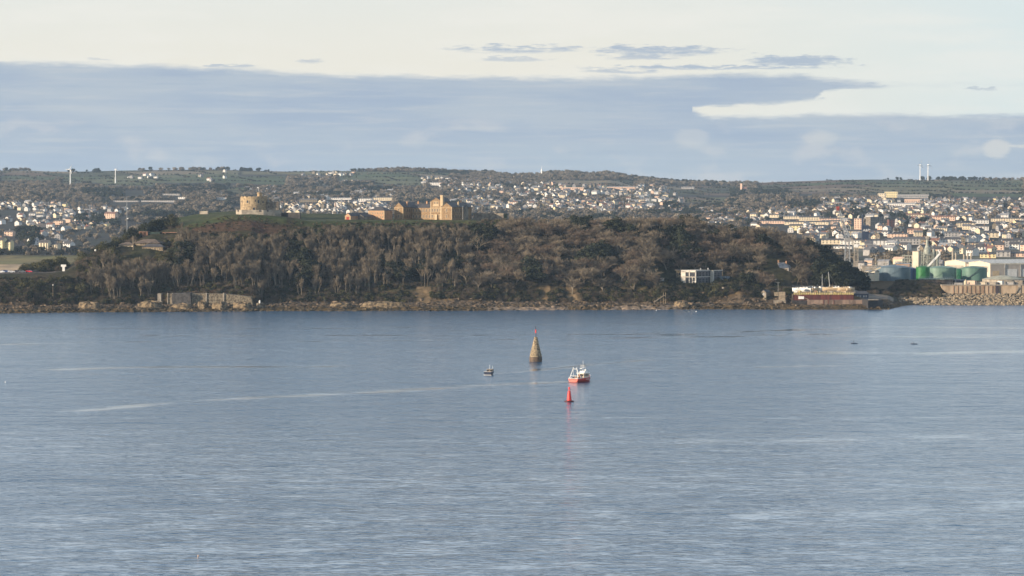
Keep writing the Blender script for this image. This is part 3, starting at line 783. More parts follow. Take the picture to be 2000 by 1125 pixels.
for i, (px, D, z, h, kind) in enumerate(everg[:290]):
    plant_tree(px, D, z, h, kind, EV, R.randrange(4), 9.0, 'evergreen_tree', 'dark evergreen tree', 'evergreen trees')
# shrubs and undergrowth: scrub on the cliffs, under the trees and along the ridge
pts = []; sc_ = []; ix = []
SRC = SH_G+SH_O+SH_B+SH_R+SW       # 3+3+3+2+2
def shrub(px, D, kind, s_):
    z = float(gz(px, D)); pts.append((X(px, D), D, z-.2)); sc_.append(s_)
    ix.append({'g': R.randrange(3), 'o': 3+R.randrange(3), 'b': 6+R.randrange(3), 'r': 9+R.randrange(2), 'w': 11+R.randrange(2)}[kind])
for px, D, z, h, kind in trees:
    if kind == 'sh': shrub(px, D, 'w' if px < 340 and R.random() < .35 else R.choice('obbbr' if px < 340 else 'gobbb'), h/3.0 if not px < 340 else h/4.6)
    if kind == 'br': shrub(px, D, R.choice('rrrb'), 1.1)
for i in range(9000):
    px = R.uniform(-450, 1745); r = [float(q) for q in hrow(px)]
    D = R.uniform(r[1]+1.5, r[5]+18)
    if keepout(px, D) and not (D < r[1]+11 and px > 1280 and px < 1500): continue
    if px > 340 and px < 940 and D > r[5]-2: continue
    if D < r[1]+15 and any(a_ < px < b_ for a_, b_ in ((812,842),(1052,1074),(1106,1136),(1356,1380))): continue
    steep = D < r[1]+12
    ex = fbm(np.array(px/26.), np.array(.5), 301, 2)
    if steep and ex > .30: continue
    if px > 1500 and D < 1692: continue
    if px < 110 and D > 1646: continue
    k = R.choice('gobbbb') if steep else R.choice('gobbbbb')
    if px < 160: k = R.choice('gobbbr')
    s_ = R.uniform(.5, 1.0)
    lim = (HC+(YH-ytop(px))/F*D-float(gz(px, D)))/2.6
    shrub(px, D, k, max(.35, min(s_, lim)))
for i in range(3400):
    px = R.uniform(-450, 1548); r = [float(q) for q in hrow(px)]; D = R.uniform(r[1]+1, r[1]+15)
    if any(a_ < px < b_ for a_, b_ in ((812,842),(1052,1074),(1106,1136),(1356,1380))): continue
    if 300 < px < 505 or fbm(np.array(px/20.), np.array(.5), 305, 2) > .38: continue
    shrub(px, D, R.choice('goobbb'), R.uniform(.6, 1.15)*(.6 if 1283 < px < 1460 and D > r[1]+9 else 1))
for i in range(520):    # hedge along the wall under the trees and the garden edge
    shrub(R.uniform(296, 503), R.uniform(1620, 1650), R.choice('orrb'), R.uniform(.6, 1.0))
for i in range(520): shrub(R.uniform(1285, 1500), R.uniform(1639, 1652), R.choice('gggo'), R.uniform(.5, .9))
for i in range(170): shrub(R.uniform(1395, 1520), R.uniform(1652, 1690), R.choice('gog'), R.uniform(.6, 1.2))
for i in range(60): shrub(R.uniform(1288, 1330), R.uniform(1660, 1688), R.choice('gog'), R.uniform(.6, 1.0))
for i in range(110):
    px = R.uniform(44, 122); shrub(px, R.uniform(1672, 1705), R.choice('gowbb'), R.uniform(.5, .8)+max(0, (px-60)/110.))
scatter('scrub', pts, sc_, 'low green and brown scrub over the cliffs and under the trees', 'undergrowth', SRC, idx=ix)
# grass tufts and short plants on the lawn by the castle
# scrub on the mound left of the tanks and along the docks edge
pts = []; sc_ = []; ix = []
for i in range(2600):
    px = R.uniform(1690, 1850); D = R.uniform(1700, 1790); z = float(bz(px, D))
    if z < 3 or (px > 1838 and D < 1725): continue
    pts.append((X(px, D), D, z-.2)); sc_.append(R.uniform(.45, .95)); ix.append(R.choice([0, 3, 4, 5, 6, 7, 8, 6, 7, 8, 9]))
scatter('dock_scrub', pts, sc_, 'brown thicket on the low mound left of the storage tanks', 'undergrowth', SRC, idx=ix)

# --- woods, hedges and garden trees of the far country
pts = []; sc_ = []; ix = []
FS = FT_B+FT_R+FT_E                   # 4+2+3
def far_tree(px, D, s_, kinds):
    pts.append((X(px, D), D, float(bz(px, D))-1.8*s_)); sc_.append(s_); ix.append(R.choice(kinds))
BR = [0, 1, 2, 3, 4, 5]; MIX = BR*3+[6, 7]; EVK = [6, 7, 8]
g = np.random.default_rng(9)
n = 36000
pxr = g.uniform(-150, 2150, n); Dr_ = 2712+(6790-2712)*g.random(n)**.62
zr_ = bz(pxr, Dr_); yr = YH-(zr_-HC)*F/Dr_; fm = in_field(pxr, yr)
dens = fbm(X(pxr, Dr_)/170, Dr_/260, 401, 3)
evn = fbm(X(pxr, Dr_)/130, Dr_/200, 407, 2)
for px, D, y, f_, dn, e_ in zip(pxr, Dr_, yr, fm, dens, evn):
    hp = 7.0*F/D
    if f_ or in_field(px, y-hp*.5) or in_field(px, y-hp): continue
    if y > 360 and blocked(px, y, hp*1.2): continue
    town = (px > 1480 and y > 392) or (px < 260 and y > 392) or (900 < px < 1350 and 362 < y < 415) or (540 < px < 760 and y > 392)
    if town and R.random() < (.6 if px > 1400 else .68): continue
    if dn < -.35 and not y < 352: continue
    far_tree(px, D, R.uniform(.65, 1.25)*(.8 if town else 1), EVK if e_ > .42 else MIX)
far_n = len(pts)
# hedges round the fields
u0, v0 = cells(0, 0)
hx = g.uniform(-150, 2150, 330000); hD = g.uniform(4300, 6800, 330000); hxx = X(hx, hD)
u_, v_ = cells(hxx, hD); uu = u_+.5*np.floor(v_); du = np.abs(uu-np.round(uu)); dv = np.abs(v_-np.round(v_))
hy = YH-(bz(hx, hD)-HC)*F/hD
sel = ((du < .010)|(dv < .0075)) & in_field(hx, hy)
for px, D in zip(hx[sel], hD[sel]): far_tree(px, D, R.uniform(.26, .46), [0, 6, 7, 8, 6])
# the skyline: wooded crests and single trees
for px in g.uniform(-200, 2200, 900):
    y = np.interp(px, RID[:, 0], RID[:, 1]); wd = (760 < px < 960)or(1060 < px < 1400)or(1925 < px)
    if not wd and R.random() < (.97 if px < 600 else .92): continue
    far_tree(px, DRG-R.uniform(0, 60), R.uniform(.5, 1.0) if wd else R.uniform(.2, .45), EVK+BR if wd else [0, 1, 6, 7])
for px, s_ in [(427, 1.3), (478, 1.0), (521, .8), (695, 1.2), (688, 1.1), (1080, 1.5), (1086, 1.3), (1325, 1.3), (1462, .8)]:
    for k in range(5): far_tree(px+R.uniform(-4, 4), DRG-R.uniform(0, 30), s_*R.uniform(.45, .8), EVK)
for a, b, c, d, k in [(160, 240, 372, 386, 90), (330, 440, 366, 380, 130), (35, 75, 452, 470, 26), (1430, 1540, 374, 384, 110), (1570, 1600, 396, 408, 34), (1540, 1566, 400, 412, 26), (1300, 1320, 398, 412, 20), (1320, 1410, 402, 415, 60), (1760, 1810, 425, 440, 70), (1660, 1700, 405, 425, 30), (60, 100, 470, 486, 14), (150, 230, 425, 445, 60), (440, 460, 380, 410, 30)]:
    for i in range(k):
        px = R.uniform(a, b); y_ = R.uniform(c, d); D = hit(px, y_)
        if blocked(px, y_, 10): continue
        far_tree(px, D, R.uniform(.8, 1.3), EVK)
for i in range(900):
    px = R.uniform(1590, 1850); D = R.uniform(2360, 2720)
    if fbm(np.array(px/22.), np.array(D/90.), 411, 2) > -.15 and not 1670 < px < 1700: far_tree(px, D, R.uniform(.4, .8), MIX)
for i in range(500): far_tree(R.uniform(-60, 260), R.uniform(2705, 2790), R.uniform(.4, .9), EVK+BR) if R.random() < .5 else None
scatter('far_woods', pts, sc_, 'hazy woods, hedges and garden trees covering the hills behind', 'woodland', FS, idx=ix, tilt=.05)

# --- shore rocks
def rock_mesh(seed, m_, name='rock'):
    g = np.random.default_rng(seed); n = 26; P = np.array([unit(g.normal(size=3)) for _ in range(n)])*np.array([1, .85, .62]); P *= (.75+.4*g.random((n, 1)))
    import bmesh
    bm = bmesh.new()
    for p in P: bm.verts.new(p)
    bmesh.ops.convex_hull(bm, input=bm.verts[:]); me = bpy.data.meshes.new(name)
    for v in [v for v in bm.verts if not v.link_faces]: bm.verts.remove(v)
    bm.to_mesh(me); bm.free(); me.materials.append(m_); return me
M_rock = mat('shore_rock', (.16,.125,.09), .9, .3, .6, .6, (.05,.04,.03), .35, spec=.2)
M_rockw = mat('weedy_rock', (.095,.07,.035), .8, .3, .9, .6, (.035,.028,.02), .3, spec=.3)
M_arm = mat('armour_stone', (.30,.25,.18), .9, .25, .8, .5, (.17,.14,.105), .35, spec=.2)
RKS = [rock_mesh(600+i, M_rock) for i in range(4)]+[rock_mesh(610+i, M_rockw) for i in range(3)]
pts = []; sc_ = []; ix = []
for i in range(5200):
    px = R.uniform(-300, 1750); r = [float(q) for q in hrow(px)]; D = R.uniform(r[0]-4, r[1]+3)
    if ((960 < px < 1100) or (1200 < px < 1330)) and D < r[0]+20 and R.random() < .8: continue
    if px > 1695 and D > 1632: continue
    z = float(gz(px, D)); s_ = R.uniform(.4, 1.5)*(1.25 if 260 < px < 500 else 1)
    if px > 1560 and px < 1700: s_ *= .6
    pts.append((X(px, D), D, z)); sc_.append((s_*R.uniform(1, 1.9), s_, s_*R.uniform(.5, 1))); ix.append(R.randrange(4) if z > 1.2+R.random()*.6 else 4+R.randrange(3))
scatter('shore_rocks', pts, sc_, 'jagged brown rocks and weed along the foot of the headland', 'rocks', RKS, idx=ix, tilt=.3)
# rock armour under the sea wall: the largest front boulders single, the rest one mass
AR = [rock_mesh(630+i, M_arm, 'boulder') for i in range(5)]
al = []
for i in range(2600):
    px = R.uniform(1752, 2140); t_ = R.random(); D = 1673+t_*38; z = float(bz(px, D)) if D > 1678 else -.2
    if px < 1800 and z < 0: continue
    al.append((px, D, max(z, -.3)+.2, R.uniform(.7, 1.25)))
al.sort(key=lambda q: (not 1752 < q[0] < 2000, -q[3]))
for i, (px, D, z, s_) in enumerate(al[:240]):
    o = link('boulder', AR[i % 5], None, (X(px, D), D, z+.25)); o.rotation_euler = (R.uniform(-.4, .4), R.uniform(-.4, .4), R.uniform(0, 6)); o.scale = (s_*1.15, s_, s_*.95)
    tag(o, 'large buff boulder of the rock armour ' + ('under the scrub mound' if px < 1840 else 'under the ribbed sea wall' if px < 1945 else 'under the smooth sea wall at the right edge'), 'boulder', 'armour boulders '+('under the scrub mound' if px < 1840 else 'under the ribbed sea wall' if px < 1945 else 'under the smooth sea wall'))
rest = al[240:]
scatter('rubble', [(X(p, d), d, z) for p, d, z, s_ in rest], [s_*.9 for p, d, z, s_ in rest], 'heap of smaller buff armour stones below the sea wall', 'stones', AR, tilt=.5)
# ---------------------------------------------------------------- landmarks
M_stone = mat('castle_stone', (.37,.28,.17), .9, .3, .8, .4, (.24,.18,.115), spec=.15)
M_stoned = mat('dark_granite_and_shade', (.22,.19,.15), .9, .3, .5, .4, (.13,.11,.09), spec=.15)
M_rubble = mat('rubble_masonry', (.23,.195,.14), .95, .4, .9, .7, (.085,.07,.052), spec=.1)
M_barr = mat('barrack_stone', (.27,.185,.105), .9, .3, .9, .4, (.18,.12,.07), spec=.15)
M_brick = mat('pale_brick', (.42,.25,.15), .9, .15, .8, .2, spec=.15)
M_quoin = mat('cream_dressing', (.50,.38,.24), .85, .1, 1.0)
M_slate = mat('slate_roof', (.075,.07,.07), .6, .25, .7, .2, (.05,.048,.05), spec=.4)
M_slatep = mat('pale_slate', (.28,.28,.28), .6, .25, .5, .2, (.16,.16,.17), spec=.4)
M_glass = mat('window_glass', (.035,.04,.05), .15, .2, .3, spec=.6)
M_white = mat('white_render', (.64,.62,.58), .7, .08, .4)
M_cream = mat('cream_render', (.62,.53,.38), .75, .1, .4)
M_yellow = mat('yellow_render', (.68,.58,.33), .75, .08, .4)
M_pink = mat('pink_render', (.62,.44,.33), .8, .1, .4)
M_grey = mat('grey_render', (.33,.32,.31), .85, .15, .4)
M_conc = mat('concrete', (.34,.30,.24), .9, .25, .35, .3, (.22,.19,.155))
M_concb = mat('buff_concrete', (.40,.31,.215), .9, .3, .3, .2, (.27,.195,.13), stretch=(1,1,.25))
M_black = mat('painted_shade_stone', (.045,.042,.042), .8, .3, .5, .3)  # near-black colour that stands for shade on several walls
M_rust = mat('red_sheet_piling', (.20,.06,.045), .7, .3, .5, .2, (.12,.045,.04), stretch=(1,1,.2))
M_wood = mat('weathered_timber', (.30,.24,.17), .85, .2, .8)
M_pile = mat('yellow_pile_caps', (.62,.50,.22), .8, .2, .9)
M_steel = mat('galvanised_steel', (.35,.36,.36), .5, .15, .5, metal=.3)
M_red = mat('signal_red_paint', (.75,.035,.025), .45, .12, 1.2, col2=(.6,.03,.02), spec=.5)
M_orange = mat('orange_red_hull', (.64,.06,.03), .4, .15, 1.5, spec=.5)
M_wpaint = mat('white_paint', (.8,.79,.75), .5, .06, 1.0, spec=.4)
M_bluedk = mat('dark_blue_paint', (.02,.03,.06), .4, .15, 1.0, spec=.5)
M_car = {k: mat('car_paint_'+k, c, .25, .03, .3, spec=.6) for k, c in dict(white=(.8,.8,.78), black=(.02,.02,.025), red=(.55,.02,.03), grey=(.12,.13,.14), silver=(.4,.41,.42), blue=(.03,.06,.16)).items()}
M_tyre = mat('tyre_rubber', (.02,.02,.02), .9, .1, 1)

def root(name, px, D, z, th, label, cat, group=None):
    """th: how many degrees the front is turned towards the left of the photo"""
    return empty(name, (X(px, D), D, z), -math.radians(th), label, cat, group)
WIN = {}
def win(parent, x, y, z, w_=1.0, h=1.6, side='front', frame=M_quoin, glass=M_glass, fr=.22, name='window'):
    """a window in a front (facing -y) or right-hand (facing +x) wall: surround, with the pane as a sub-part"""
    key = (w_, h, side, frame.name, fr)
    if key not in WIN:
        a, b = MB(), MB()
        a.box(-w_/2-fr, w_/2+fr, -.07, .0, -fr, 0); a.box(-w_/2-fr, w_/2+fr, -.07, 0, h, h+fr); a.box(-w_/2-fr, -w_/2, -.07, 0, 0, h); a.box(w_/2, w_/2+fr, -.07, 0, 0, h); a.box(-.05, .05, -.06, 0, 0, h); a.box(-w_/2, w_/2, -.055, 0, h*.5-.04, h*.5+.04)
        b.box(-w_/2, w_/2, -.03, .0, 0, h)
        WIN[key] = (a.mesh('window', frame), b.mesh('pane', glass))
    f, p = WIN[key]; o = link(name, f, parent, (x, y, z)); q = link('pane', p, o)
    if side == 'right': o.rotation_euler = (0, 0, math.pi/2)
    return o

# --- round castle keep
D = 1765.0; zc = 55.2
t_ = root('round_castle', 496, D, zc, 0, 'round honey-coloured stone castle tower with battlements on the grassy top of the headland', 'castle')
r = 8.35
MB().lathe([(r+.5,-2.5),(r+.5,.0),(r+.2,.5),(r,1.2),(r,4.2),(r+.12,4.25),(r+.12,4.5),(r,4.55),(r,8.2)], 48).build('tower_wall', M_stone, t_, smooth=False)
mb = MB(); mb.lathe([(r,8.2),(r+.22,8.25),(r+.22,8.6),(r,8.65),(r,9.1),(r-.9,9.1),(r-.9,8.3),(0,8.35)], 48, cap=False)
for k in range(16):
    a = k/16*2*math.pi; mb.lathe([(r-.9,9.05),(r+.02,9.05),(r-.12,9.75),(r-.8,9.75),(r-.9,9.05)], 4, cap=False, a0=a, a1=a+.27)
mb.build('parapet', M_stone, t_)
for ang, z, w_, h in [(-112,5.6,1.3,1.6),(-78,6.3,.5,1.4),(-146,5.8,.7,1.2),(-85,1.3,1.5,1.3),(-64,5.4,.9,2.0),(-42,5.5,.8,1.4),(-120,2.6,.3,.8),(-135,2.4,.3,.8),(-100,2.6,.3,.8),(-70,2.6,.3,.9)]:
    a = math.radians(ang); o = MB().box(-w_/2, w_/2, -.25, .3, 0, h).build('embrasure', M_glass, t_, loc=(r*math.cos(a), r*math.sin(a), z)); o.rotation_euler = (0, 0, a+math.pi/2)
    s_ = MB(); s_.box(w_/2, w_/2+.35, -.22, .3, -.1, h); s_.box(-w_/2-.1, w_/2+.35, -.3, .3, -.3, 0); s_.build('sill', M_quoin, o)
tt = MB(); tt.lathe([(1.5,8.3),(1.5,11.2),(1.68,11.25),(1.68,11.6),(1.5,11.65),(1.5,12.3),(0,12.3)], 8, c=(3.8,-1.5,0)); tt.build('stair_turret', M_stone, t_)
fp = MB().tube((3.2,-1.5,12.9), (3.2,-1.5,15.6), .09, .05, 6).build('flagpole', M_wpaint, t_)
fl = MB(); fl.box(2.2,3.2,-1.52,-1.48,15.0,15.5); fl.build('flag', M_wpaint, fp)
# gatehouse block joined to the keep
gh = MB(); gh.box(8.0,15.8,-3,6,-2,5.6); gh.box(7.9,15.95,-3.15,6.1,5.6,5.9); 
for k in range(5): gh.box(8.1+k*1.65,9.0+k*1.65,-3.1,-2.6,5.9,6.7)
gh.box(9.6,11.0,1.0,2.2,5.9,8.0)
gh.build('gatehouse', M_stoned, t_)  # darker stone colour holds the shade on this block
for x in (9.6, 12.2, 14.4): win(t_, x, -3.0, 2.6, .6, 1.1, frame=M_stoned)
ch = MB()
pl = [(-10.6,-6.5),(-6.5,-10.8),(7.0,-11.2),(14,-8.5),(17.5,-4.0)]
for (ax, ay), (bx, by) in zip(pl[:-1], pl[1:]):
    L = math.hypot(bx-ax, by-ay); d = Vector(((bx-ax)/L, (by-ay)/L, 0)); n_ = Vector((-d.y, d.x, 0)); a = Vector((ax, ay, 0)); b = Vector((bx, by, 0)); q = n_*1.0
    ch.add([a+Vector((0,0,-3)), b+Vector((0,0,-3)), b+q+Vector((0,0,-3)), a+q+Vector((0,0,-3)), a+Vector((0,0,1.3)), b+Vector((0,0,1.3)), b+q+Vector((0,0,1.3)), a+q+Vector((0,0,1.3))], [(0,3,2,1),(4,5,6,7),(0,1,5,4),(1,2,6,5),(2,3,7,6),(3,0,4,7)])
ch.build('outer_wall', M_conc, t_)
for x, y in ((-8.9,-8.4),(4.8,-11.25),(9.6,-10.35)):
    MB().box(-.5,.5,-.15,.3,0,.9).build('gun_port', M_glass, t_, loc=(x, y, .25))

# ditch wall to the right of the castle and the low magazine building
mb = MB(); mb.box(-7,7,-.6,.6,-3,.8); o = mb.build('bastion_wall', M_black, loc=(X(567,1760),1760,54.0), rz=-.35); tag(o, 'low dark stone bastion wall in shade just right of the round castle', 'wall')  # near-black colour stands in for the shade on this wall
o = tag(MB().box(-2.6,2.6,-1.2,1.2,-1,1.0).build('gun_shelter', M_conc, loc=(X(399,1765),1765,54.8), rz=-.2), 'low pale concrete shelter on the grass left of the round castle', 'bunker')

def gable_block(t_, a0, a1, b0, b1, h, rh, wallm, axis, name='wall', quoin=True):
    """walls with gable ends and a slate roof; axis: direction of the ridge"""
    w_ = MB()
    if axis == 'y': w_.prism([(a0,-3),(a1,-3),(a1,h),((a0+a1)/2,h+rh),(a0,h)], b0, b1)
    else: w_.xprism([(b0,-3),(b1,-3),(b1,h),((b0+b1)/2,h+rh),(b0,h)], a0, a1)
    wo_ = w_.build(name, wallm, t_)
    rf = MB().gable(a0, a1, b0, b1, h+.03, rh, .25, .2, axis).build('roof', M_slate, t_)
    if quoin:
        q = MB()
        for x in (a0, a1): q.box(x-.28 if x == a1 else x-.04, x+.04 if x == a1 else x+.28, b0-.05, b0+.25, 0, h)
        q.box(a0-.03, a1+.03, b0-.06, b0+.02, h-.25, h)
        q.build('quoins', M_quoin, wo_)
    return rf
def chimney(parent, x, y, z, h=1.8, w_=.9, d_=.6, m_=None):
    c = MB(); c.box(x-w_/2, x+w_/2, y-d_/2, y+d_/2, z, z+h); c.box(x-w_/2-.08, x+w_/2+.08, y-d_/2-.08, y+d_/2+.08, z+h, z+h+.15)
    for k in (-.25, .25): c.tube((x+k*w_, y, z+h+.15), (x+k*w_, y, z+h+.55), .13, .1, 6)
    return c.build('chimney', m_ or M_brick, parent)
# --- barracks
D = 1790.0
t_ = root('stone_barracks', 770, D, 50.4, 30, 'long two-storey stone barracks with gabled wings and a central clock-style tower on the headland', 'barracks')
rf = gable_block(t_, 0, 6.7, 0, 18.7, 7.8, 3.0, M_barr, 'y'); chimney(rf, 5.8, 6, 8.6, 2.3); chimney(rf, 1.5, 14, 8.6, 2.3)
rf = gable_block(t_, 6.7, 21.6, 10, 19, 7.4, 2.4, M_barr, 'x', quoin=False); chimney(rf, 9, 14.5, 9.3, 1.9); chimney(rf, 15.5, 14.5, 9.3, 1.9)
w_ = MB(); w_.prism([(21.6,-3),(30,-3),(30,11.3),(25.8,13.9),(21.6,11.3)], 8.8, 19.5); tw = w_.build('tower_wall', M_barr, t_)
rf = MB().gable(21.6, 30, 8.8, 19.5, 11.35, 2.6, .3, .22, 'y').build('roof', M_slate, t_)
q = MB(); q.box(21.55,21.95,8.7,9.1,0,11.2); q.box(29.65,30.05,8.7,9.1,0,11.2); q.box(21.6,30,8.68,8.82,7.6,7.9); q.box(23.6,28,8.68,8.82,8.4,9.6); q.build('dressings', M_quoin, tw)
q = MB(); q.box(29.2,31.0,8.3,10.2,-1,15.0); q.box(29.1,31.1,8.2,10.3,14.2,14.5); q.box(29.0,31.2,8.1,10.4,15.0,15.4); q.build('stair_turret', M_quoin, t_)
rf = gable_block(t_, 30, 35, 12, 20, 8.2, 2.4, M_barr, 'x', quoin=False)
rf = gable_block(t_, 35, 42.8, 0, 24, 7.9, 2.6, M_barr, 'y'); chimney(rf, 42.2, 9, 8.2, 2.6, .7, 1.2, M_quoin); chimney(rf, 38, 19, 9.6, 2.2)
rf = gable_block(t_, 36, 43.2, 14.5, 19.5, 7.0, 2.0, M_stoned, 'x', quoin=False)
for z in (1.1, 4.9): win(t_, 3.35, 0, z, .9, 1.8); win(t_, 38.9, 0, z, .9, 1.8)
for z in (1.1, 4.9):
    for k in range(6): win(t_, 6.72, 2.0+k*2.9, z, .9, 1.6, 'right', M_barr)
    for k in range(5): win(t_, 42.82, 2.2+k*2.7, z, .9, 1.6, 'right', M_barr)
    for k in range(6): win(t_, 8.2+k*2.4, 10, z-.1, 1.0, 1.7)
    for k in range(4): win(t_, 23+k*1.95, 8.8, z, .95, 1.8, fr=.3)
for k in range(2): win(t_, 24.8+k*2.0, 8.8, 9.9, .9, 1.2, fr=.3)
MB().box(25.2,27.0,7.9,8.8,-1,3.2).build('porch', M_quoin, t_)
# --- smaller hipped block left of it
t_ = root('hipped_barrack_block', 719.5, 1785, 50.6, 30, 'small hipped-roof brick block standing left of the long stone barracks', 'building')
MB().box(0,12.0,0,9.5,-2,5.4).build('wall', M_brick, t_); rf = MB().hip(0,12,0,9.5,5.42,2.6).build('roof', M_slate, t_)
q = MB(); q.box(-.04,.35,-.05,.3,0,5.3); q.box(11.65,12.04,-.05,.3,0,5.3); q.box(-.03,12.03,-.06,0,5.1,5.4); q.build('quoins', M_quoin, t_)
for z in (.8, 3.1):
    for k in range(6): win(t_, 1.3+k*1.9, 0, z, .6, 1.2)
t_ = root('low_magazine', 674, 1770, 50.2, 33, 'long low store with a red front and dark slate roof left of the barracks', 'building')
gable_block(t_, 0, 4.2, 0, 30, 2.6, 1.7, M_brick, 'y', quoin=True); MB().box(1.1,3.1,-.1,0,0,1.9).build('door', mat('dark_red_door',(.30,.05,.035)), t_)
gable_block(t_, 4.25, 8.5, 8, 26, 1.9, 1.2, M_stoned, 'y', quoin=False)
mb = MB(); mb.box(0,20,-.4,.4,-2,4.2); o = mb.build('garrison_wall', M_stoned, loc=(X(925,1790),1790,50.2), rz=-.3); tag(o, 'high dark stone wall running right from the stone barracks', 'wall')
mb = MB(); mb.xprism([(0,-2),(6,-2),(6,2.5),(0,5)], 0, 12); o = mb.build('earth_rampart', mat('rampart_grass',(.07,.08,.035)), loc=(X(955,1800),1800,49.0), rz=.25); tag(o, 'short sloping grass rampart beyond the high dark wall', 'rampart')
t_ = root('lamp_mast', 904, 1765, 50.3, 0, 'slim pole standing in front of the right barracks wing', 'pole')
MB().tube((0,0,0),(0,0,8.6),.11,.07,6).build('pole', M_steel, t_); MB().box(-.5,.5,-.1,.1,8.5,8.65).build('lamp_arm', M_steel, t_)

# --- look-out station with its masts
D = 1697.0
t_ = root('lookout_station', 232, D, Z(487,D), 12, 'low spreading brown hip-roofed coastguard station among bushes below the radio mast', 'building')
MB().box(0,9,0,7,-2,2.6).build('wall', M_cream, t_); MB().hip(0,9,0,7,2.6,1.9,.8).build('roof', mat('brown_roof',(.15,.115,.09),.9,.25,.6), t_)
MB().box(9.2,25,2,11,-2,3.8).build('main_wall', M_rubble, t_); MB().hip(9.2,25,2,11,3.8,2.4,.9).build('main_roof', MATS['brown_roof'], t_)
MB().box(16,29,-3,2,-3,1.6).build('front_wall', M_rubble, t_); MB().hip(16,29,-3,2,1.6,1.8,.7).build('front_roof', M_slate, t_)
MB().box(-4,0,-.5,4,-3,1.3).build('side_wall', M_quoin, t_)
for x in (-2.6, 1.8, 4.5, 7.2): win(t_, x, 0 if x > 0 else -.5, -.2 if x < 0 else .9, 1.1, 1.0)
for x in (18.5, 21, 24, 27): win(t_, x, -3, -.3, 1.3, 1.2)
for x in (11.5, 14): win(t_, x, 2, 1.2, 1.4, 1.3)
D = 1718.0
t_ = root('radio_mast', 248, D, Z(463,D), 0, 'tall thin lattice radio mast rising behind the coastguard station', 'mast')
H_ = (463-383)/F*D; mb = MB()
for sx, sy in ((-.35,-.2),(.35,-.2),(0,.4)): mb.bar((sx,sy,-1),(sx*.35,sy*.35,H_*.96),.11)
k = 0; z = 0.0
while z < H_*.94:
    s0 = 1-.65*z/H_; s1 = 1-.65*(z+1)/H_; P3 = ((-.35,-.2),(.35,-.2),(0,.4))
    for i in range(3): a = P3[i]; b = P3[(i+1)%3]; mb.bar((a[0]*s0,a[1]*s0,z),(b[0]*s1,b[1]*s1,z+1),.05)
    z += 1
mb.build('lattice', M_steel, t_)
MB().bar((0,0,H_*.93),(0,0,H_),.08).build('aerial', M_steel, t_)
for z in (H_*.1, H_*.45, H_*.7): MB().tube((.2,-.4,z),(.9,-.7,z+.1),.25,.3,8).build('dish', M_wpaint, t_)
D = 1690.0
t_ = root('signal_pole', 260, D, Z(491,D), 0, 'stout pale wooden signal pole with one raised arm before the coastguard station', 'pole')
MB().tube((0,0,-1),(0,0,(491-460.5)/F*D),.24,.2,8).build('pole', M_wood, t_); MB().bar((0,0,4.6),(1.8,-.1,6.7),.2).build('arm', M_wood, t_)
D = 1716.0
t_ = root('battery_shelter', 271, D, Z(460,D), 8, 'rust-brown ruined gun shelter with square openings above the coastguard station', 'ruin')
M_rustc = mat('rusty_concrete', (.26,.14,.09), .9, .3, .6, .3, (.15,.10,.075))
mb = MB(); mb.box(0,5.5,0,4,2.0,2.5); mb.box(0,.6,0,4,-2,2.0); mb.box(2.4,2.9,0,4,-2,2.0); mb.box(4.8,5.5,0,4,-2,2.0); mb.build('frame', M_rustc, t_); MB().box(.6,4.8,1.5,4,-2,2.0).build('back_wall', M_brick, t_)
MB().box(5.6,13,1,5,-2,2.2).build('annex', mat('green_sheet',(.03,.05,.04)), t_)
t_ = root('gun_emplacement', 316, D, Z(462,D), 8, 'long rust-coloured open gun canopy on posts right of the ruined shelter', 'ruin')
mb = MB(); mb.box(0,13,0,5,2.3,2.75); 
for x in (0.2,1.8,11.2,12.4): mb.box(x,x+.5,.1,.6,-2,2.3)
mb.build('canopy', M_rustc, t_); MB().box(-.6,2.3,.7,3,-2,.7).build('blockhouse', M_brick, t_); MB().box(11,13,.7,3,-2,.8).build('blockhouse', M_rustc, t_)
D = 1655.0
t_ = root('white_daymark', 124, D, Z(528,D), 0, 'white T-shaped marker board on a thick stem at the edge of the headland road', 'marker')
MB().box(-.75,.75,-.3,.3,-.5,2.1).build('stem', M_wpaint, t_); MB().box(-1.5,1.5,-.4,.4,2.1,3.4).build('board', M_wpaint, t_)
o = MB().lathe([(.1,-.3),(.6,0),(.62,.5),(.4,.95),(.05,1.1)], 14).build('white_dome', M_wpaint, None, True, (X(186.5,1690),1690,Z(490,1690))); tag(o, 'small white dome on the open slope left of the coastguard station', 'dome')
D = 1600.0
t_ = root('shore_pole', 103, D, Z(577,D), 0, 'thin reddish pole above the rocks at the left shore', 'pole')
MB().tube((0,0,-2),(0,0,6.2),.12,.09,6).build('pole', M_wood, t_); MB().box(-.25,.25,-.06,.06,5.6,6.3).build('topmark', M_wpaint, t_)
D = 1598.0
t_ = root('light_beacon', 507, D, Z(592,D), 0, 'small white shore light on an ochre stone plinth at the end of the old wall', 'beacon')
MB().lathe([(2.3,-3.2),(1.9,-1.2),(2.0,0),(0,0)], 9).build('plinth', M_rubble, t_); MB().lathe([(.45,0),(.5,1.1),(.35,1.5),(.1,1.7)], 12).build('lamp_housing', M_wpaint, t_)

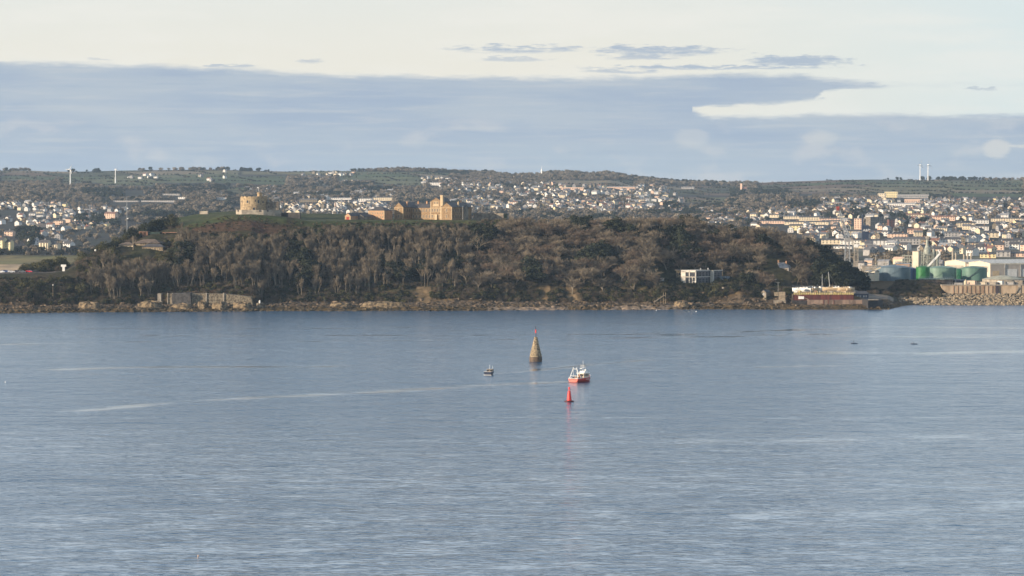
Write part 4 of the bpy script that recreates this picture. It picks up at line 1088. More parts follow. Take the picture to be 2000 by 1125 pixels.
# --- old fort wall on the shore
D = 1611.0
def wz(py, D=1611.0): return Z(py, D)
t_ = root('fort_wall', 400, D, 0, 0, 'old rubble stone shore wall with pilasters above the rocks at left', 'wall')
def wx(px, D=1611.0): return X(px, D)-X(400, D)
w_ = MB(); w_.prism([(wx(374),wz(600)),(wx(494),wz(600)),(wx(490),wz(580)),(wx(470),wz(577.5)),(wx(440),wz(574)),(wx(374),wz(573))], 0, 7); w_.build('wall_face', M_rubble, t_)
for px in (402.5, 436.5): MB().box(wx(px)-.35, wx(px)+.35, -.5, .1, wz(600), wz(572)).build('pilaster', M_conc, t_)
w_ = MB(); w_.prism([(wx(338),wz(602)),(wx(375),wz(602)),(wx(372),wz(572)),(wx(336),wz(573))], -3.0, 9)
w_.build('bastion', mat('painted_shade_masonry', (.085,.08,.075), .95, .35, .8, .6, (.05,.048,.048)), t_);  # bastion's shaded face is painted in with a darker masonry colour
w_ = MB(); w_.box(wx(326),wx(337),-1,8,wz(600),wz(574)); w_.build('corner_pier', M_rubble, t_)
for px in (327.5, 336.5): MB().box(wx(px)-.3, wx(px)+.3, -1.4, -.9, wz(600), wz(572)).build('pilaster', M_conc, t_)
w_ = MB(); w_.box(wx(307),wx(314),0,6,wz(592),wz(573.5)); w_.box(wx(301),wx(316),-1.5,6,wz(592),wz(588)); w_.build('end_block', M_conc, t_)
# shore outcrops in front of the wall
M_out = mat('outcrop_rock', (.22,.165,.10), .95, .4, .5, 1.0, (.06,.048,.035), spec=.15, bdist=.5)
def outcrop(px0, px1, y0, y1, D, seed, label):
    g = np.random.default_rng(seed); w2 = (X(px1,D)-X(px0,D))/2; h = (y1-y0)/F*D
    nu, nv = 26, 14; V = []; 
    for j in range(nv):
        for i in range(nu):
            a = 2*math.pi*i/nu; t = j/(nv-1)
            rr = (1-.35*t**2)*(1 if j < nv-1 else 0.02); n_ = float(fbm(np.array(a*1.9+seed), np.array(t*3.0), seed, 4)); n2_ = float(fbm(np.array(math.cos(a)*3+seed), np.array(math.sin(a)*3+t*5), seed+3, 3))
            V.append((math.cos(a)*w2*rr*(1+.28*n_+.15*n2_), math.sin(a)*5*rr*(1+.3*n_), -1.2+(h+1.2)*t*(1+.18*n2_)))
    Fq = [(j*nu+i, j*nu+(i+1)%nu, (j+1)*nu+(i+1)%nu, (j+1)*nu+i) for j in range(nv-1) for i in range(nu)]
    mb = MB(); mb.add(V, Fq); o = mb.build('rock_outcrop', M_out, loc=(X((px0+px1)/2,D),D,Z(y1,D))); tag(o, label, 'rock')
for a in [(262,325,588,607,1588,3,'broad layered ochre rock outcrop left of the old wall'),(383,405,588,607,1590,5,'squared ochre rock block below the left end of the pale wall face'),(411,446,589,607,1590,8,'lumpy ochre outcrop between two shaded clefts under the wall'),
          (450,494,590,607,1590,12,'long knobbly outcrop under the right half of the old wall'),(330,380,593,607,1588,14,'low dark outcrop below the shaded bastion'),(640,690,591,603,1606,18,'flat grey ledge of rock on the middle shore'),(705,800,590,605,1604,20,'long rough dark ledge below the brown wood'),
          (1318,1346,588,600,1618,33,'low buff rocks at the foot of the garden cliff'),(150,200,590,608,1584,36,'hummocky grey rocks at the left shore')]:
    outcrop(*a)

# --- modern house, terrace, steps, neighbours
D = 1668.0
t_ = root('modern_house', 1330, D, Z(553.5,D), 37, 'white modern flat-roofed house with big square window frames above the garden cliff', 'house')
MB().box(.3,10.3,.3,15.3,-1,7.4).build('wall', M_glass, t_)
mb = MB(); h = 7.9
mb.box(0,10.6,0,15.6,7.4,h); mb.box(0,10.6,0,15.6,3.7,4.1); mb.box(0,3.2,0,.9,-1,7.4); mb.box(5.6,6.2,0,.9,-1,7.4); mb.box(10.0,10.6,0,.9,-1,7.4); mb.box(0,10.6,0,.7,6.7,7.4); mb.box(7.8,8.2,.1,.9,-1,3.7)
mb.box(0,3.2,0.9,15,-1,7.4); mb.build('white_frame', mat('weathered_white_frame', (.50,.47,.41), .8, .12, .5), t_)
mb = MB(); mb.box(10.3,10.45,3,15,-1,7.4); mb.build('side_wall', mat('painted_shade_cladding',(.10,.10,.11),.6), t_)  # dark colour paints the shade on the right-hand walls, rear wing too
for b in (3.6, 7.2, 10.8):
    for z in (.4, 4.3): win(t_, 10.46, b+1, z, 2.2, 2.6, 'right', M_grey, fr=.12)
mb = MB(); mb.box(10.6,12.6,15.6,16.6,-1,7.7); mb.box(10.6,12.6,15.6,26,7.2,7.7); mb.build('white_fin', MATS['weathered_white_frame'], t_)
MB().box(10.7,12.2,16.6,25.7,-1,7.2).build('rear_wing', MATS['painted_shade_cladding'], t_); MB().box(12.2,16,22,29,2.6,4.0).build('glass_balcony', mat('pale_glass',(.18,.22,.25),.2), t_); MB().box(12.4,15.6,22.5,28.5,-2,2.6).build('balcony_base', M_grey, t_)
for b in (18.5, 22): win(t_, 12.21, b, 3.8, 2.2, 2.6, 'right', M_grey, fr=.12)
for x, y in ((5,13),(9,15)): MB().box(x,x+.5,y,y+.5,7.9,9.0).build('flue', M_grey, t_)
D = 1690.0
t_ = root('flat_roofed_annex', 1320.5, D, Z(541,D), 37, 'long flat-roofed annex behind and above the white modern house', 'house')
MB().box(0,6.5,0,14,-2,3.9).build('wall', M_rubble, t_); MB().box(-.6,7.1,-.6,14.6,3.9,4.4).build('roof', M_conc, t_); win(t_, 3.2, 0, 1.2, 2.5, 1.6); 
for b in (3, 7, 11): win(t_, 6.52, b, 1.0, 2.4, 1.8, 'right', M_grey)
mb = MB(); a = (X(1396,1655), 1655, Z(553,1655)); b = (X(1413,1640), 1640, Z(563,1640)); mb.bar(a, b, .7)
for k in range(12): p = Vector(a).lerp(Vector(b), k/11); mb.box(p.x-.5, p.x+.5, p.y-.3, p.y+.3, p.z, p.z+.5)
o = mb.build('garden_steps', M_conc); tag(o, 'pale sloping steps down the garden bank right of the modern house', 'steps')
mb = MB(); a = Vector((X(1278,1622), 1622, Z(590,1622))); b = Vector((X(1296,1632), 1632, Z(578,1632)))
mb.bar(a+Vector((0,-.6,0)), b+Vector((0,-.6,0)), .4); mb.bar(a+Vector((0,.6,0)), b+Vector((0,.6,0)), .4)
for k in range(14): p = a.lerp(b, k/13); mb.box(p.x-.3, p.x+.3, p.y-.7, p.y+.7, p.z, p.z+.22)
for k in (0, 5, 9, 13): p = a.lerp(b, k/13); mb.box(p.x-.1, p.x+.1, p.y-.75, p.y-.6, p.z-4, p.z+1.3)
mb.box(b.x-.2, b.x+.1, b.y-.8, b.y-.5, b.z-5, b.z+2.0); mb.box(b.x+1.0, b.x+1.3, b.y-.8, b.y-.5, b.z-5, b.z+2.0); mb.box(b.x-.2, b.x+1.3, b.y-.8, b.y+.8, b.z, b.z+.25)
o = mb.build('beach_stairs', M_wood); tag(o, 'wooden staircase slanting down to the beach left of the garden cliff', 'stairs')
for px, y, lab in ((1291.5, 547, 'small white hut at the left edge of the lawn by the modern house'),):
    D = 1672; t_ = root('garden_hut', px, D, Z(y+.5, D), 20, lab, 'hut'); MB().box(-1.1,1.1,0,2,-1,1.1).build('wall', M_white, t_); MB().box(-1.3,1.3,-.2,2.2,1.1,1.3).build('roof', M_wpaint, t_)
def vehicle(px, D, z, col, th, label, cat='car', group=None, van=False):
    t_ = root('parked_'+('van' if van else 'car'), px, D, z, th, label, cat, group); L = 4.6 if van else 4.2
    if van: prof = [(-2.3,.35),(2.3,.35),(2.3,1.1),(1.9,1.25),(1.3,2.05),(-2.2,2.1),(-2.3,1.9)]
    else: prof = [(-2.1,.35),(2.1,.35),(2.1,.75),(1.95,.9),(1.0,1.0),(.4,1.42),(-1.1,1.45),(-1.9,1.0),(-2.1,.9)]
    MB().prism(prof, -.85, .85).build('body', M_car[col], t_)
    g_ = MB(); zz = (1.25,1.85) if van else (1.0,1.36)
    g_.prism([(1.25 if van else .85,zz[0]),(-.2 if van else -1.4,zz[0]),(-.2 if van else -1.0,zz[1]),(.95 if van else .4,zz[1])], -.87, .87); g_.build('windows', M_glass, t_)
    for x in (-1.3, 1.35):
        for y in (-.8, .8): MB().tube((x,y-.1,.33),(x,y+.1,.33),.33,.33,12).build('wheel', M_tyre, t_)
    for y in (-.6, .6): MB().box(2.08,2.12,y-.15,y+.15,.62,.76).build('headlight', M_wpaint, t_)
    return t_
vehicle(1448, 1668, Z(563,1668), 'white', 10, 'white van parked among bushes right of the garden steps', 'van', van=True)
D = 1712.0
t_ = root('slate_roofed_house', 1504, D, Z(530,D), 25, 'house with pale slate hipped roofs half hidden in the dark wood', 'house')
MB().box(0,12,0,8,-3,2.2).build('wall', M_grey, t_); rf = MB().hip(0,12,0,8,2.2,3.2,.5).build('roof', M_slatep, t_); chimney(rf, 4, 4, 4.4, 2.0); chimney(rf, 9, 4, 4.4, 1.6)
for x in (2, 5, 8, 10.5): win(t_, x, 0, .3, 1.0, 1.3)
rf = MB().hip(-6,-.7,-4,2,-.6,1.9,.4).build('porch_roof', M_slatep, t_); MB().box(-6,-.7,-4,2,-3,-.6).build('porch_wall', M_grey, t_)
D = 1688.0
t_ = root('flat_cabin', 1493, D, Z(553,D), 15, 'small pale flat-roofed cabin among trees behind the boatyard', 'cabin')
MB().box(0,6.2,0,4,-2,1.9).build('wall', M_rubble, t_); MB().box(-.5,6.7,-.5,4.5,1.9,2.4).build('roof', M_conc, t_)
for x in (1.4, 3.2, 5): win(t_, x, 0, .4, .8, 1.0)
D = 1640.0
t_ = root('boathouse', 1487, D, Z(577,D), 40, 'little boathouse with a pale sloping roof at the cliff foot', 'shed')
gable_block(t_, 0, 3.4, 0, 5, 1.8, 1.3, M_stoned, 'y', quoin=False); MB().box(.9,2.4,-.08,0,0,1.5).build('door', M_grey, t_)
t_ = root('timber_stack', 1521, 1630, Z(586,1630), 10, 'tall squared stack of tan timber left of the red wharf', 'stack')
for k in range(8): MB().box(0,3.8,0,3,k*.6,k*.6+.5).build('timber_layer', M_wood, t_)
for k in range(3): MB().box(-2.6,-.3,.3,2.5,2.4+k*.7,2.4+k*.7+.6).build('timber_layer', M_wood, t_)
MB().box(-3,4.2,-.3,3.4,-3,0).build('footing', M_stoned, t_)
t_ = root('lamp_post', 1520, 1640, Z(572,1640), 0, 'lamp post with a crossbar above the timber stack', 'lamp post')
MB().tube((0,0,-2),(0,0,6),.1,.07,6).build('pole', M_steel, t_); MB().box(-.9,.9,-.08,.08,5.85,6.0).build('crossbar', M_steel, t_)

# --- wharf, quay and pier
D = 1632.0
t_ = root('red_wharf', 1550, D, 0, 0, 'red sheet-pile wharf with a row of yellow pile caps below the boatyard', 'wharf')
xw = X(1668,D)-X(1550,D); V = []; n = 116; mb = MB()
zlo, zhi = Z(586,D), Z(575.5,D)
for k in range(39):
    x0 = xw*k/39; dx = xw/39
    mb.box(x0+.05*dx, x0+.55*dx, -.35, .5, zlo-3, zhi-.02*k%.03); mb.box(x0+.55*dx, x0+1.05*dx, 0.0, .5, zlo-3, zhi-.01)
mb.build('sheet_piling', M_rust, t_)
for k in range(34):
    x0 = xw*(k+.15)/34; MB().box(x0, x0+.62, -.55, .6, zhi, zhi+1.15).build('pile_cap', M_pile, t_)
mb = MB(); mb.box(0, xw, .5, 24, 0, Z(575,D)); mb.build('deck', mat('dirty_yard_gravel', (.15,.12,.09), .95, .35, .8, .3, (.07,.058,.045)), t_)
mb = MB(); mb.bar((2.2,-.8,zhi-.2),(9,-.8,zlo+.3),.35); mb.build('ladder', M_wood, t_)
o = MB(); o.box(2.8,6,-1.2,-.4,zlo+.6,zlo+2.2); o.build('notice_hut', M_wpaint, t_)
t_ = root('concrete_quay', 1578, 1627, 0, 0, 'low pink-grey concrete quay wall under the red wharf', 'quay')
MB().box(0, X(1696,1627)-X(1578,1627), 0, 5, -1, Z(586,1627)).build('wall', mat('stained_quay_concrete', (.24,.17,.13), .9, .4, .4, .3, (.13,.095,.075), stretch=(1,1,.3)), t_)
MB().box(X(1548,1627)-X(1578,1627), -.05, 1.5, 5, -1, Z(587,1627)).build('painted_shade_wall', M_black, t_)  # near-black copy of the quay wall, shade put into its colour
for k in range(3): MB().bar((9+k*3, -.1, 0),(9+k*3, -.1, Z(584,1627)), .25).build('fender', M_rust, t_)
D = 1606.0
t_ = root('pier_head', 1696, D, 0, 0, 'square dark stone pier head standing in the water right of the boatyard', 'pier')
MB().add([(0,0,-2),(9.2,6.5,-2),(9,14,-2),(3,28,-2),(-1,26,-2),(0,0,Z(586.5,D)),(9.2,6.5,Z(586.5,D)),(9,14,Z(586.5,D)),(3,28,Z(586.5,D)),(-1,26,Z(586.5,D))], [(0,1,6,5),(1,2,7,6),(2,3,8,7),(3,4,9,8),(4,0,5,9),(5,6,7,8,9)]).build('wall', M_black, t_)  # pier's shaded face painted near-black
mb = MB(); mb.box(.5,6,1,3,Z(586.5,D),Z(585,D)); mb.build('kerb', M_conc, t_)
t_ = root('tug_shed', 1671, 1640, Z(585,1640), -20, 'dark shed with pale panels beside the right end of the red wharf', 'shed')
gable_block(t_, 0, 8.5, 0, 7, 3.2, 1.3, M_bluedk, 'x', quoin=False)
for x in (1.5, 3.2, 5.5, 7): MB().box(x-.5,x+.5,-.08,0,1.2,2.4).build('panel', M_grey, t_)
# --- boats laid up in the yard
def hull_mesh(L, B, H, m_, name='hull', sheer=.25, transom=.75):
    """stern at -y, bow at +y"""
    mb = MB(); ns = 13; rows = []
    for i in range(ns):
        t = i/(ns-1); w_ = B/2*(transom+(1-transom)*min(1, t*2.2) if t < .45 else (1-((t-.45)/.55)**2.2)); w_ = max(w_, .03)
        zt = H*(1+sheer*(t**2)); y = -L/2+L*t+(.0)
        rows.append([(-w_, y, zt), (-w_*.92, y, zt*.45), (-w_*.55, y-.02*L*t, .0), (0, y-.04*L*t, -.25*H), (w_*.55, y-.02*L*t, 0), (w_*.92, y, zt*.45), (w_, y, zt), (w_*.86, y, zt-.02), (0, y, zt-.16*H), (-w_*.86, y, zt-.02)])
    P = [q for r_ in rows for q in r_]; m = 10; fs = []
    for i in range(ns-1):
        for j in range(m): fs.append((i*m+j, i*m+(j+1)%m, (i+1)*m+(j+1)%m, (i+1)*m+j))
    fs += [tuple(range(m-1, -1, -1)), tuple(range((ns-1)*m, ns*m))]
    mb.add(P, [tuple(reversed(f)) for f in fs]); return mb.mesh(name, m_)
yard = [(1556,1640,'white','white upright motor launch at the left end of the boatyard',5,2.2),(1566,1655,'blue','dark blue cabin boat on the hard behind the left pile caps',8,2.8),(1573,1644,'white','long low white dinghy lying over the wharf edge at left',7,2.0),(1583,1662,'grey','grey work boat on the hard left of the first bare mast',8,2.8),
        (1606,1652,'white','sailing yacht with a bare upright mast on the wharf',8.5,2.8),(1621,1650,'cream','larger yacht with a tall leaning mast on the wharf',9.5,3.0),(1634,1660,'white','white high-sided cruiser right of the two masts',8,3.0),(1645,1648,'cream','cream open boat among stacked gear on the wharf',6,2.2),(1654,1656,'grey','tarpaulined boat near the right end of the wharf',7,2.6),(1662,1646,'cream','small buff boat at the right corner of the wharf',5,2.0),(1594,1644,'cream','buff upturned tender in the middle of the wharf',5,1.9),(1684,1650,'white','white boat moored low beside the dark shed',6,2.3)]
for i, (px, D, c, lab, L, B) in enumerate(yard):
    zb = 8.9 if px < 1670 else 6.0
    t_ = root('laid_up_boat', px, D, zb+.7, R.choice([-70,-60,65,75,-80]), lab, 'boat', 'boats laid up on the wharf')
    cm = {'white': M_wpaint, 'blue': M_bluedk, 'grey': M_grey, 'cream': M_quoin}[c]
    link('hull', hull_mesh(L, B, 1.5, cm), t_); mb = MB(); mb.xprism([(-L*.2,1.4),(L*.15,1.4),(L*.08,2.2),(-L*.2,2.2)], -B*.3, B*.3); cb = mb.build('cabin', R.choice([M_wpaint, M_grey, M_quoin]), t_)
    MB().box(-B*.31,B*.31,-L*.12,L*.06,1.75,2.15).build('cabin_window', M_glass, cb)
    MB().box(-.15,.15,-L*.3,L*.3,-.9,-.2).build('keel', cm, t_)
    if px in (1606, 1621):
        hm = 8.0 if px == 1606 else 9.3; lean = .0 if px == 1606 else .9
        ms = MB(); ms.tube((0,0,1.4),(lean*.3,lean,1.4+hm),.12,.07,8); ms.build('mast', M_wpaint, t_)
        ms = MB(); ms.bar((0,0,2.6),(0,-L*.4,2.8),.12); ms.build('boom', M_steel, t_); ms = MB(); ms.bar((lean*.3,lean,1.3+hm),(0,-L*.5,1.6),.035); ms.bar((lean*.3,lean,1.3+hm),(0,L*.48,1.8),.035); ms.build('rigging', M_steel, t_)
for i in range(84):      # stacked pots, timbers and crates along the wharf top
    px = R.uniform(1560, 1667); D = R.uniform(1633.5, 1640); zb = Z(575,1632)+.02
    mb = MB(); k = R.random(); m_ = R.choice([M_quoin, M_wood, M_wood, M_pile, M_conc, M_black, M_rustc, M_rubble])
    if k < .45:
        for q in range(R.randrange(2, 5)): mb.box(-.8+R.uniform(-.2,.2), .8+R.uniform(-.2,.2), -.5, .5, q*.5+.02, q*.5+.48)
        nm, lab, cat = 'crate_stack', 'stack of buff crates among the gear on the red wharf', 'crates'
    elif k < .75:
        for q in range(6): mb.bar((-1.6+R.uniform(-.3,.3), q*.16-.4, .2+q*.1), (1.5, q*.16-.4+R.uniform(-.3,.3), .25+q*.22), .2)
        nm, lab, cat = 'timber_pile', 'loose pile of pale timbers among the gear on the red wharf', 'timber'
    else:
        mb.lathe([(.55,.0),(.6,.3),(.45,.7),(.1,.8)], 10); mb.lathe([(.5,.75),(.5,1.1),(.1,1.3)], 10)
        nm, lab, cat = 'pot_stack', 'rounded stack of fishing pots among the gear on the red wharf', 'fishing gear'
    o = mb.build(nm, m_, loc=(X(px, D), D, zb), rz=R.uniform(-.7,.7)); tag(o, lab, cat, nm.replace('_', ' ')+'s on the red wharf')
for i, (px, y, D) in enumerate([(1499,575,1650),(1512,580,1640)]):
    pass

# --- docks: sea wall, drum, tanks, sheds, silo, cranes
D = 1714.0
t_ = root('sea_wall', 1840, D, 0, 0, 'buff concrete sea wall with ribs and a curved left end above the rock armour', 'wall')
def sx(px): return X(px,1714.)-X(1840,1714.)
zt, zb = Z(557.5,D), Z(579,D)
out = [(sx(1839),zt),(sx(1841),zt-1.6),(sx(1846),zt-3.6),(sx(1852),zt-5.0),(sx(1860),zb),(sx(2260),zb),(sx(2260),zt)]
MB().prism(out[::-1], 0, 4).build('wall_face', M_concb, t_)
MB().box(sx(1839),sx(2260),-.3,4.3,zt,zt+.45).build('coping', M_conc, t_)
for k in range(10): MB().box(sx(1863+k*8.4)-.14, sx(1863+k*8.4)+.14, -.28, .1, zb+.2, zt-.3).build('rib', M_rustc, t_)
MB().box(sx(1944.5),sx(1950.5),-.7,.1,zb,zt-.05).build('gap_shade_strip', mat('gap_shade_dark',(.06,.05,.06)), t_)  # near-black box painted as the shade of a gap in the wall
mb = MB(); mb.bar((sx(1981),-.5,zb+.3),(sx(1990),-.5,zt-1.2),.7); mb.build('wall_steps', M_stoned, t_)
MB().box(sx(1990)-.3,sx(1990)+1.2,-.35,.1,zb,zt-.02).build('pier', M_conc, t_)
D = 1775.0
t_ = root('concrete_drum', 1829, D, Z(560,D), 0, 'wide brown round concrete tank with a projecting rim behind the thicket', 'tank')
MB().lathe([(10.6,-3),(10.6,4.6)], 48).build('wall', mat('brown_ribbed_concrete',(.25,.18,.13),.9,.3,.8,.2,(.16,.115,.085),stretch=(1,1,.1)), t_); MB().lathe([(11.0,4.6),(11.3,4.65),(11.3,5.1),(10.8,5.15),(0,5.3)], 48).build('rim', mat('green_grey_walkway',(.22,.25,.19)), t_)
for k in range(22):
    a = -math.pi*k/21; MB().bar((11.1*math.cos(a),11.1*math.sin(a),5.1),(11.1*math.cos(a),11.1*math.sin(a),6.1),.07).build('rail_post', M_steel, t_)
MB().lathe([(11.15,6.05),(11.2,6.05),(11.2,6.15),(11.15,6.15),(11.15,6.05)], 48, cap=False).build('handrail', M_steel, t_)
MB().box(11.0,18,-4,3,-3,4.4).build('pump_house', M_bluedk, t_); MB().box(11.3,11.8,-4.5,-4.05,-3,4.2).build('pipe', M_steel, t_)
def tank(px0, px1, yt, yb, D, rise, colr, col2, label, name='storage_tank', stair=False):
    r_ = (px1-px0)/2/F*D; h = (yb-yt)/F*D; z0 = Z(yb, D)
    t_ = root(name, (px0+px1)/2, D+r_, z0-2, 0, label, 'storage tank', 'oil storage tanks at the docks')
    m_ = mat(name+'_'+label.split()[0]+label.split()[1], colr, .5, .15, .25, .1, col2, stretch=(1,1,.3))
    mb = MB(); mb.lathe([(r_,-3),(r_,h*.33+2),(r_+.04,h*.33+2.05),(r_,h*.33+2.1),(r_,h*.66+2),(r_+.04,h*.66+2.05),(r_,h*.66+2.1),(r_,h+1.9),(r_+.15,h+1.95),(r_+.15,h+2.1)], 56, cap=False); mb.build('shell', m_, t_)
    mb = MB(); mb.lathe([(r_+.1,h+2.1),(r_*.6,h+2.1+rise*.62),(r_*.25,h+2.1+rise*.93),(0.02,h+2.1+rise)], 40, cap=False); mb.build('roof', m_, t_)
    mb = MB()
    for k in range(28):
        a = 2*math.pi*k/28; mb.bar((r_*math.cos(a),r_*math.sin(a),h+2.05),(r_*math.cos(a),r_*math.sin(a),h+3.0),.06)
    mb.lathe([(r_-.03,h+2.95),(r_+.03,h+2.95),(r_+.03,h+3.03),(r_-.03,h+3.03),(r_-.03,h+2.95)], 40, cap=False); mb.build('railing', m_, t_)
    mb = MB()
    for k in range(26):
        a = math.radians(-140+k*2.6 if not stair else -128+k*2.2); a2 = a+math.radians(2.6); z_ = 2+h*k/26; mb.bar(((r_+.5)*math.cos(a),(r_+.5)*math.sin(a),z_),((r_+.5)*math.cos(a2),(r_+.5)*math.sin(a2),z_+h/26),.12 if not stair else .3)
    mb.build('spiral_stair', m_ if not stair else M_bluedk, t_)
    return t_
tank(1713,1778,523,547,1880,1.6,(.12,.17,.20),(.08,.12,.15),'blue grey wide storage tank with a shallow domed roof')
tank(1756,1792,525,546,1912,.8,(.02,.05,.12),(.015,.04,.09),'navy blue storage tank half behind the blue-grey one')
tank(1789.5,1816,522.5,547,1872,.8,(.025,.16,.045),(.02,.12,.035),'bright green storage tank, narrowest of the row')
tank(1812,1868,524,546,1888,1.4,(.15,.24,.19),(.11,.18,.145),'pale green wide storage tank right of the bright green one')
tank(1860,1886,526,546,1925,.5,(.02,.13,.07),(.015,.09,.05),'small emerald storage tank behind two pale green tanks')
tank(1877,1928,524,545,1886,1.3,(.10,.19,.15),(.075,.145,.12),'teal green storage tank with a diagonal stair in front of the grey shed', stair=True)
D = 1745.0
t_ = root('low_dome_tank', 1960, D+12, Z(547,D), 0, 'very wide low tank with a pale shallow conical roof above the sea wall', 'storage tank')
MB().lathe([(13,-3),(13,.3)], 48).build('shell', M_conc, t_); MB().lathe([(13.3,.3),(7,1.9),(2,2.6),(.02,2.7)], 40, cap=False).build('roof', mat('pale_tank_roof',(.38,.37,.29),.8,.15,.4), t_)
D = 1738.0
t_ = root('white_vertical_tank', 1886.5, D, Z(558.5,D), 0, 'small white upright tank standing on the sea wall', 'tank')
MB().lathe([(1.1,-1),(1.1,2.9),(.7,3.3),(.3,3.5),(.3,4.0),(.02,4.0)], 20).build('shell', M_cream, t_); MB().bar((1.2,0,-1),(1.2,0,3.2),.12).build('ladder', M_steel, t_)
for px, w_, h, m_, lab in [(1897,5,3.0,M_pink,'pink-walled hut right of the white upright tank'),(1918,4,2.2,M_cream,'pale low hut below the teal tank'),(1936,6,2.0,M_conc,'flat grey hut under the low domed tank'),(1953,3,3.0,M_white,'bright white kiosk above the dark gap'),(1972,5,2.2,M_grey,'grey plant room right of the white kiosk'),(1990,5,3.0,M_stoned,'dark hut near the right edge above the sea wall'),(1872,5,1.6,M_grey,'low grey box beside the round drum')]:
    D = 1730.0; t_ = root('quay_hut', px, D, Z(558,D), R.uniform(15,40), lab, 'hut')
    MB().box(-w_/2,w_/2,0,3,-2,h).build('wall', m_, t_); MB().box(-w_/2-.2,w_/2+.2,-.2,3.2,h,h+.2).build('roof', M_conc, t_); win(t_, -w_/4, 0, h*.3, .8, h*.4, frame=M_grey, fr=.1)
mb = MB()
for k in range(60): mb.bar((k*1.7,0,0),(k*1.7,0,1.1),.07)
mb.bar((0,0,1.1),(102,0,1.1),.07); mb.bar((0,0,.6),(102,0,.6),.05); o = mb.build('railing', M_steel, loc=(X(1850,1716),1716,zt+.45)); tag(o, 'thin steel railing along the top of the sea wall', 'railing')
# long light sheds
D = 2050.0
t_ = root('twin_gable_shed', 1845.5, D, Z(543,D), 75, 'huge cream industrial shed with two gabled bays and tall doors down its grey side', 'shed')
M_clad = mat('cream_cladding', (.60,.54,.42), .6, .06, .3); M_cladg = mat('grey_cladding', (.40,.35,.30), .7, .1, .2)
hh = 13.0
for a0, a1 in ((0,36.0),(42,78)):
    MB().prism([(a0,-2),(a1,-2),(a1,hh-.9),((a0+a1)/2,hh+.5),(a0,hh-.9)], 0, 70).build('bay_wall', M_clad, t_)
    MB().gable(a0,a1,0,70,hh-.85,1.4,.4,.25,'y').build('roof', mat('pale_metal_roof',(.55,.53,.48),.5), t_)
    MB().box(a0+3,a1-3,-.12,0,6.2,9.9).build('grey_panel', M_cladg, t_); MB().box(a0+3,a1-10,-.16,-.02,3.4,5.4).build('roller_door', M_white, t_)
MB().box(36,42,1,70,-2,hh-2).build('link_wall', M_cladg, t_)
MB().box(78.02,78.2,0.3,69.7,-2,hh-1.6).build('side_cladding', M_cladg, t_)
MB().box(78.0,78.4,0,70,hh-1.55,hh-.9).build('eaves_band', M_clad, t_)
for k, (b0, b1) in enumerate([(2,7),(12.5,20.5),(24.5,32.5),(37,45),(50,58)]):
    MB().box(78.2,78.32,b0,b1,-1,8.2 if k else 7.0).build('side_door', M_white if k else M_quoin, t_)
for b in (11,23,35,48): MB().box(78.2,78.6,b,b+.5,-2,hh-1.5).build('downpipe', M_steel, t_)
for px, y0, y1 in ((1861,487,504),(1867,494,504),(1883,497,504),(1890,494,504),(1897,494,504)):
    D = 2130; t_ = root('vent_stack', px, D, Z(y1+20,D), 0, 'pale vent stack rising behind the twin gabled shed' , 'stack', 'vent stacks behind the shed')
    MB().tube((0,0,0),(0,0,(y1+20-y0)/F*D),.75,.75,10).build('pipe', M_conc, t_); MB().tube((0,0,(y1+20-y0)/F*D),(0,0,(y1+20.6-y0)/F*D),.95,.95,10).build('cap', M_grey, t_)
# silo plant
D = 2160.0; k_ = F/D
t_ = root('cement_silo_tower', 1811, D, Z(522,D), 0, 'pale green-grey silo tower with a tapering neck and round head behind the tanks', 'silo')
H0 = 522
def hz(y): return (H0-y)/k_
M_silo = mat('grey_green_steel', (.32,.34,.29), .6, .2, .4)
mb = MB(); mb.lathe([(2.6,hz(496)),(2.6,hz(489)),(1.2,hz(478)),(.8,hz(470)),(.8,hz(468))], 16); mb.build('cone', M_silo, t_)
mb = MB(); mb.tube((0,-1,hz(464)),(0,1,hz(464)),1.3,1.3,16); mb.tube((-.3,-1.05,hz(464)),(-.3,1.05,hz(464)),.5,.5,10); mb.build('round_head', M_conc, t_)
mb = MB()
for a in (-3.4,-1,1.2,3.4):
    for b in (-2, 2): mb.bar((a,b,-2),(a,b,hz(492)),.35)
for y in (498,505,512): mb.box(-4,4,-2.4,2.4,hz(y),hz(y)+.4)
for q in range(3): mb.bar((-3.4,-2,hz(512)+q*5),(3.4,-2,hz(505)+q*5-1),.2); mb.bar((3.4,-2,hz(512)+q*5),(-3.4,-2,hz(505)+q*5-1),.2)
mb.build('frame', M_silo, t_)
mb = MB(); mb.tube((4.8,-1,-2),(4.8,-1,hz(486)),.9,.9,12); mb.tube((7.6,0,-2),(7.6,0,hz(490)),1.4,1.4,12); mb.build('silo_pipe', M_silo, t_)
t_ = root('conveyor', 1812, D-10, Z(521,D-10), 0, 'white sloping conveyor gallery rising to the right of the silo tower', 'conveyor')
L1 = (1836-1812)/k_; mb = MB(); mb.bar((0,0,0),(L1,0,(521-495)/k_),1.3); mb.bar((L1,0,(521-495)/k_),(L1-1.6,0,(521-488)/k_),1.0); mb.build('gallery', M_wpaint, t_); MB().bar((L1,0,-2),(L1,0,(521-496)/k_),.5).build('leg', M_steel, t_)
t_ = root('cream_process_block', 1782, D, Z(522,D), 25, 'tall plain cream plant block left of the silo tower', 'building')
MB().box(0,4.8,0,6,-2,hz(491)).build('wall', M_clad, t_); MB().box(-.2,5,-.2,6.2,hz(491),hz(490.3)).build('roof', M_conc, t_)
mb = MB()
for q in range(5): mb.box(-8+q*.0,-.3,.2,4,q*2.2,q*2.2+.3)
for q in range(5): mb.bar((-8+q*1.9,.2,-2),(-8+q*1.9,.2,9.5),.3)
mb.build('pipe_rack', M_silo, t_)
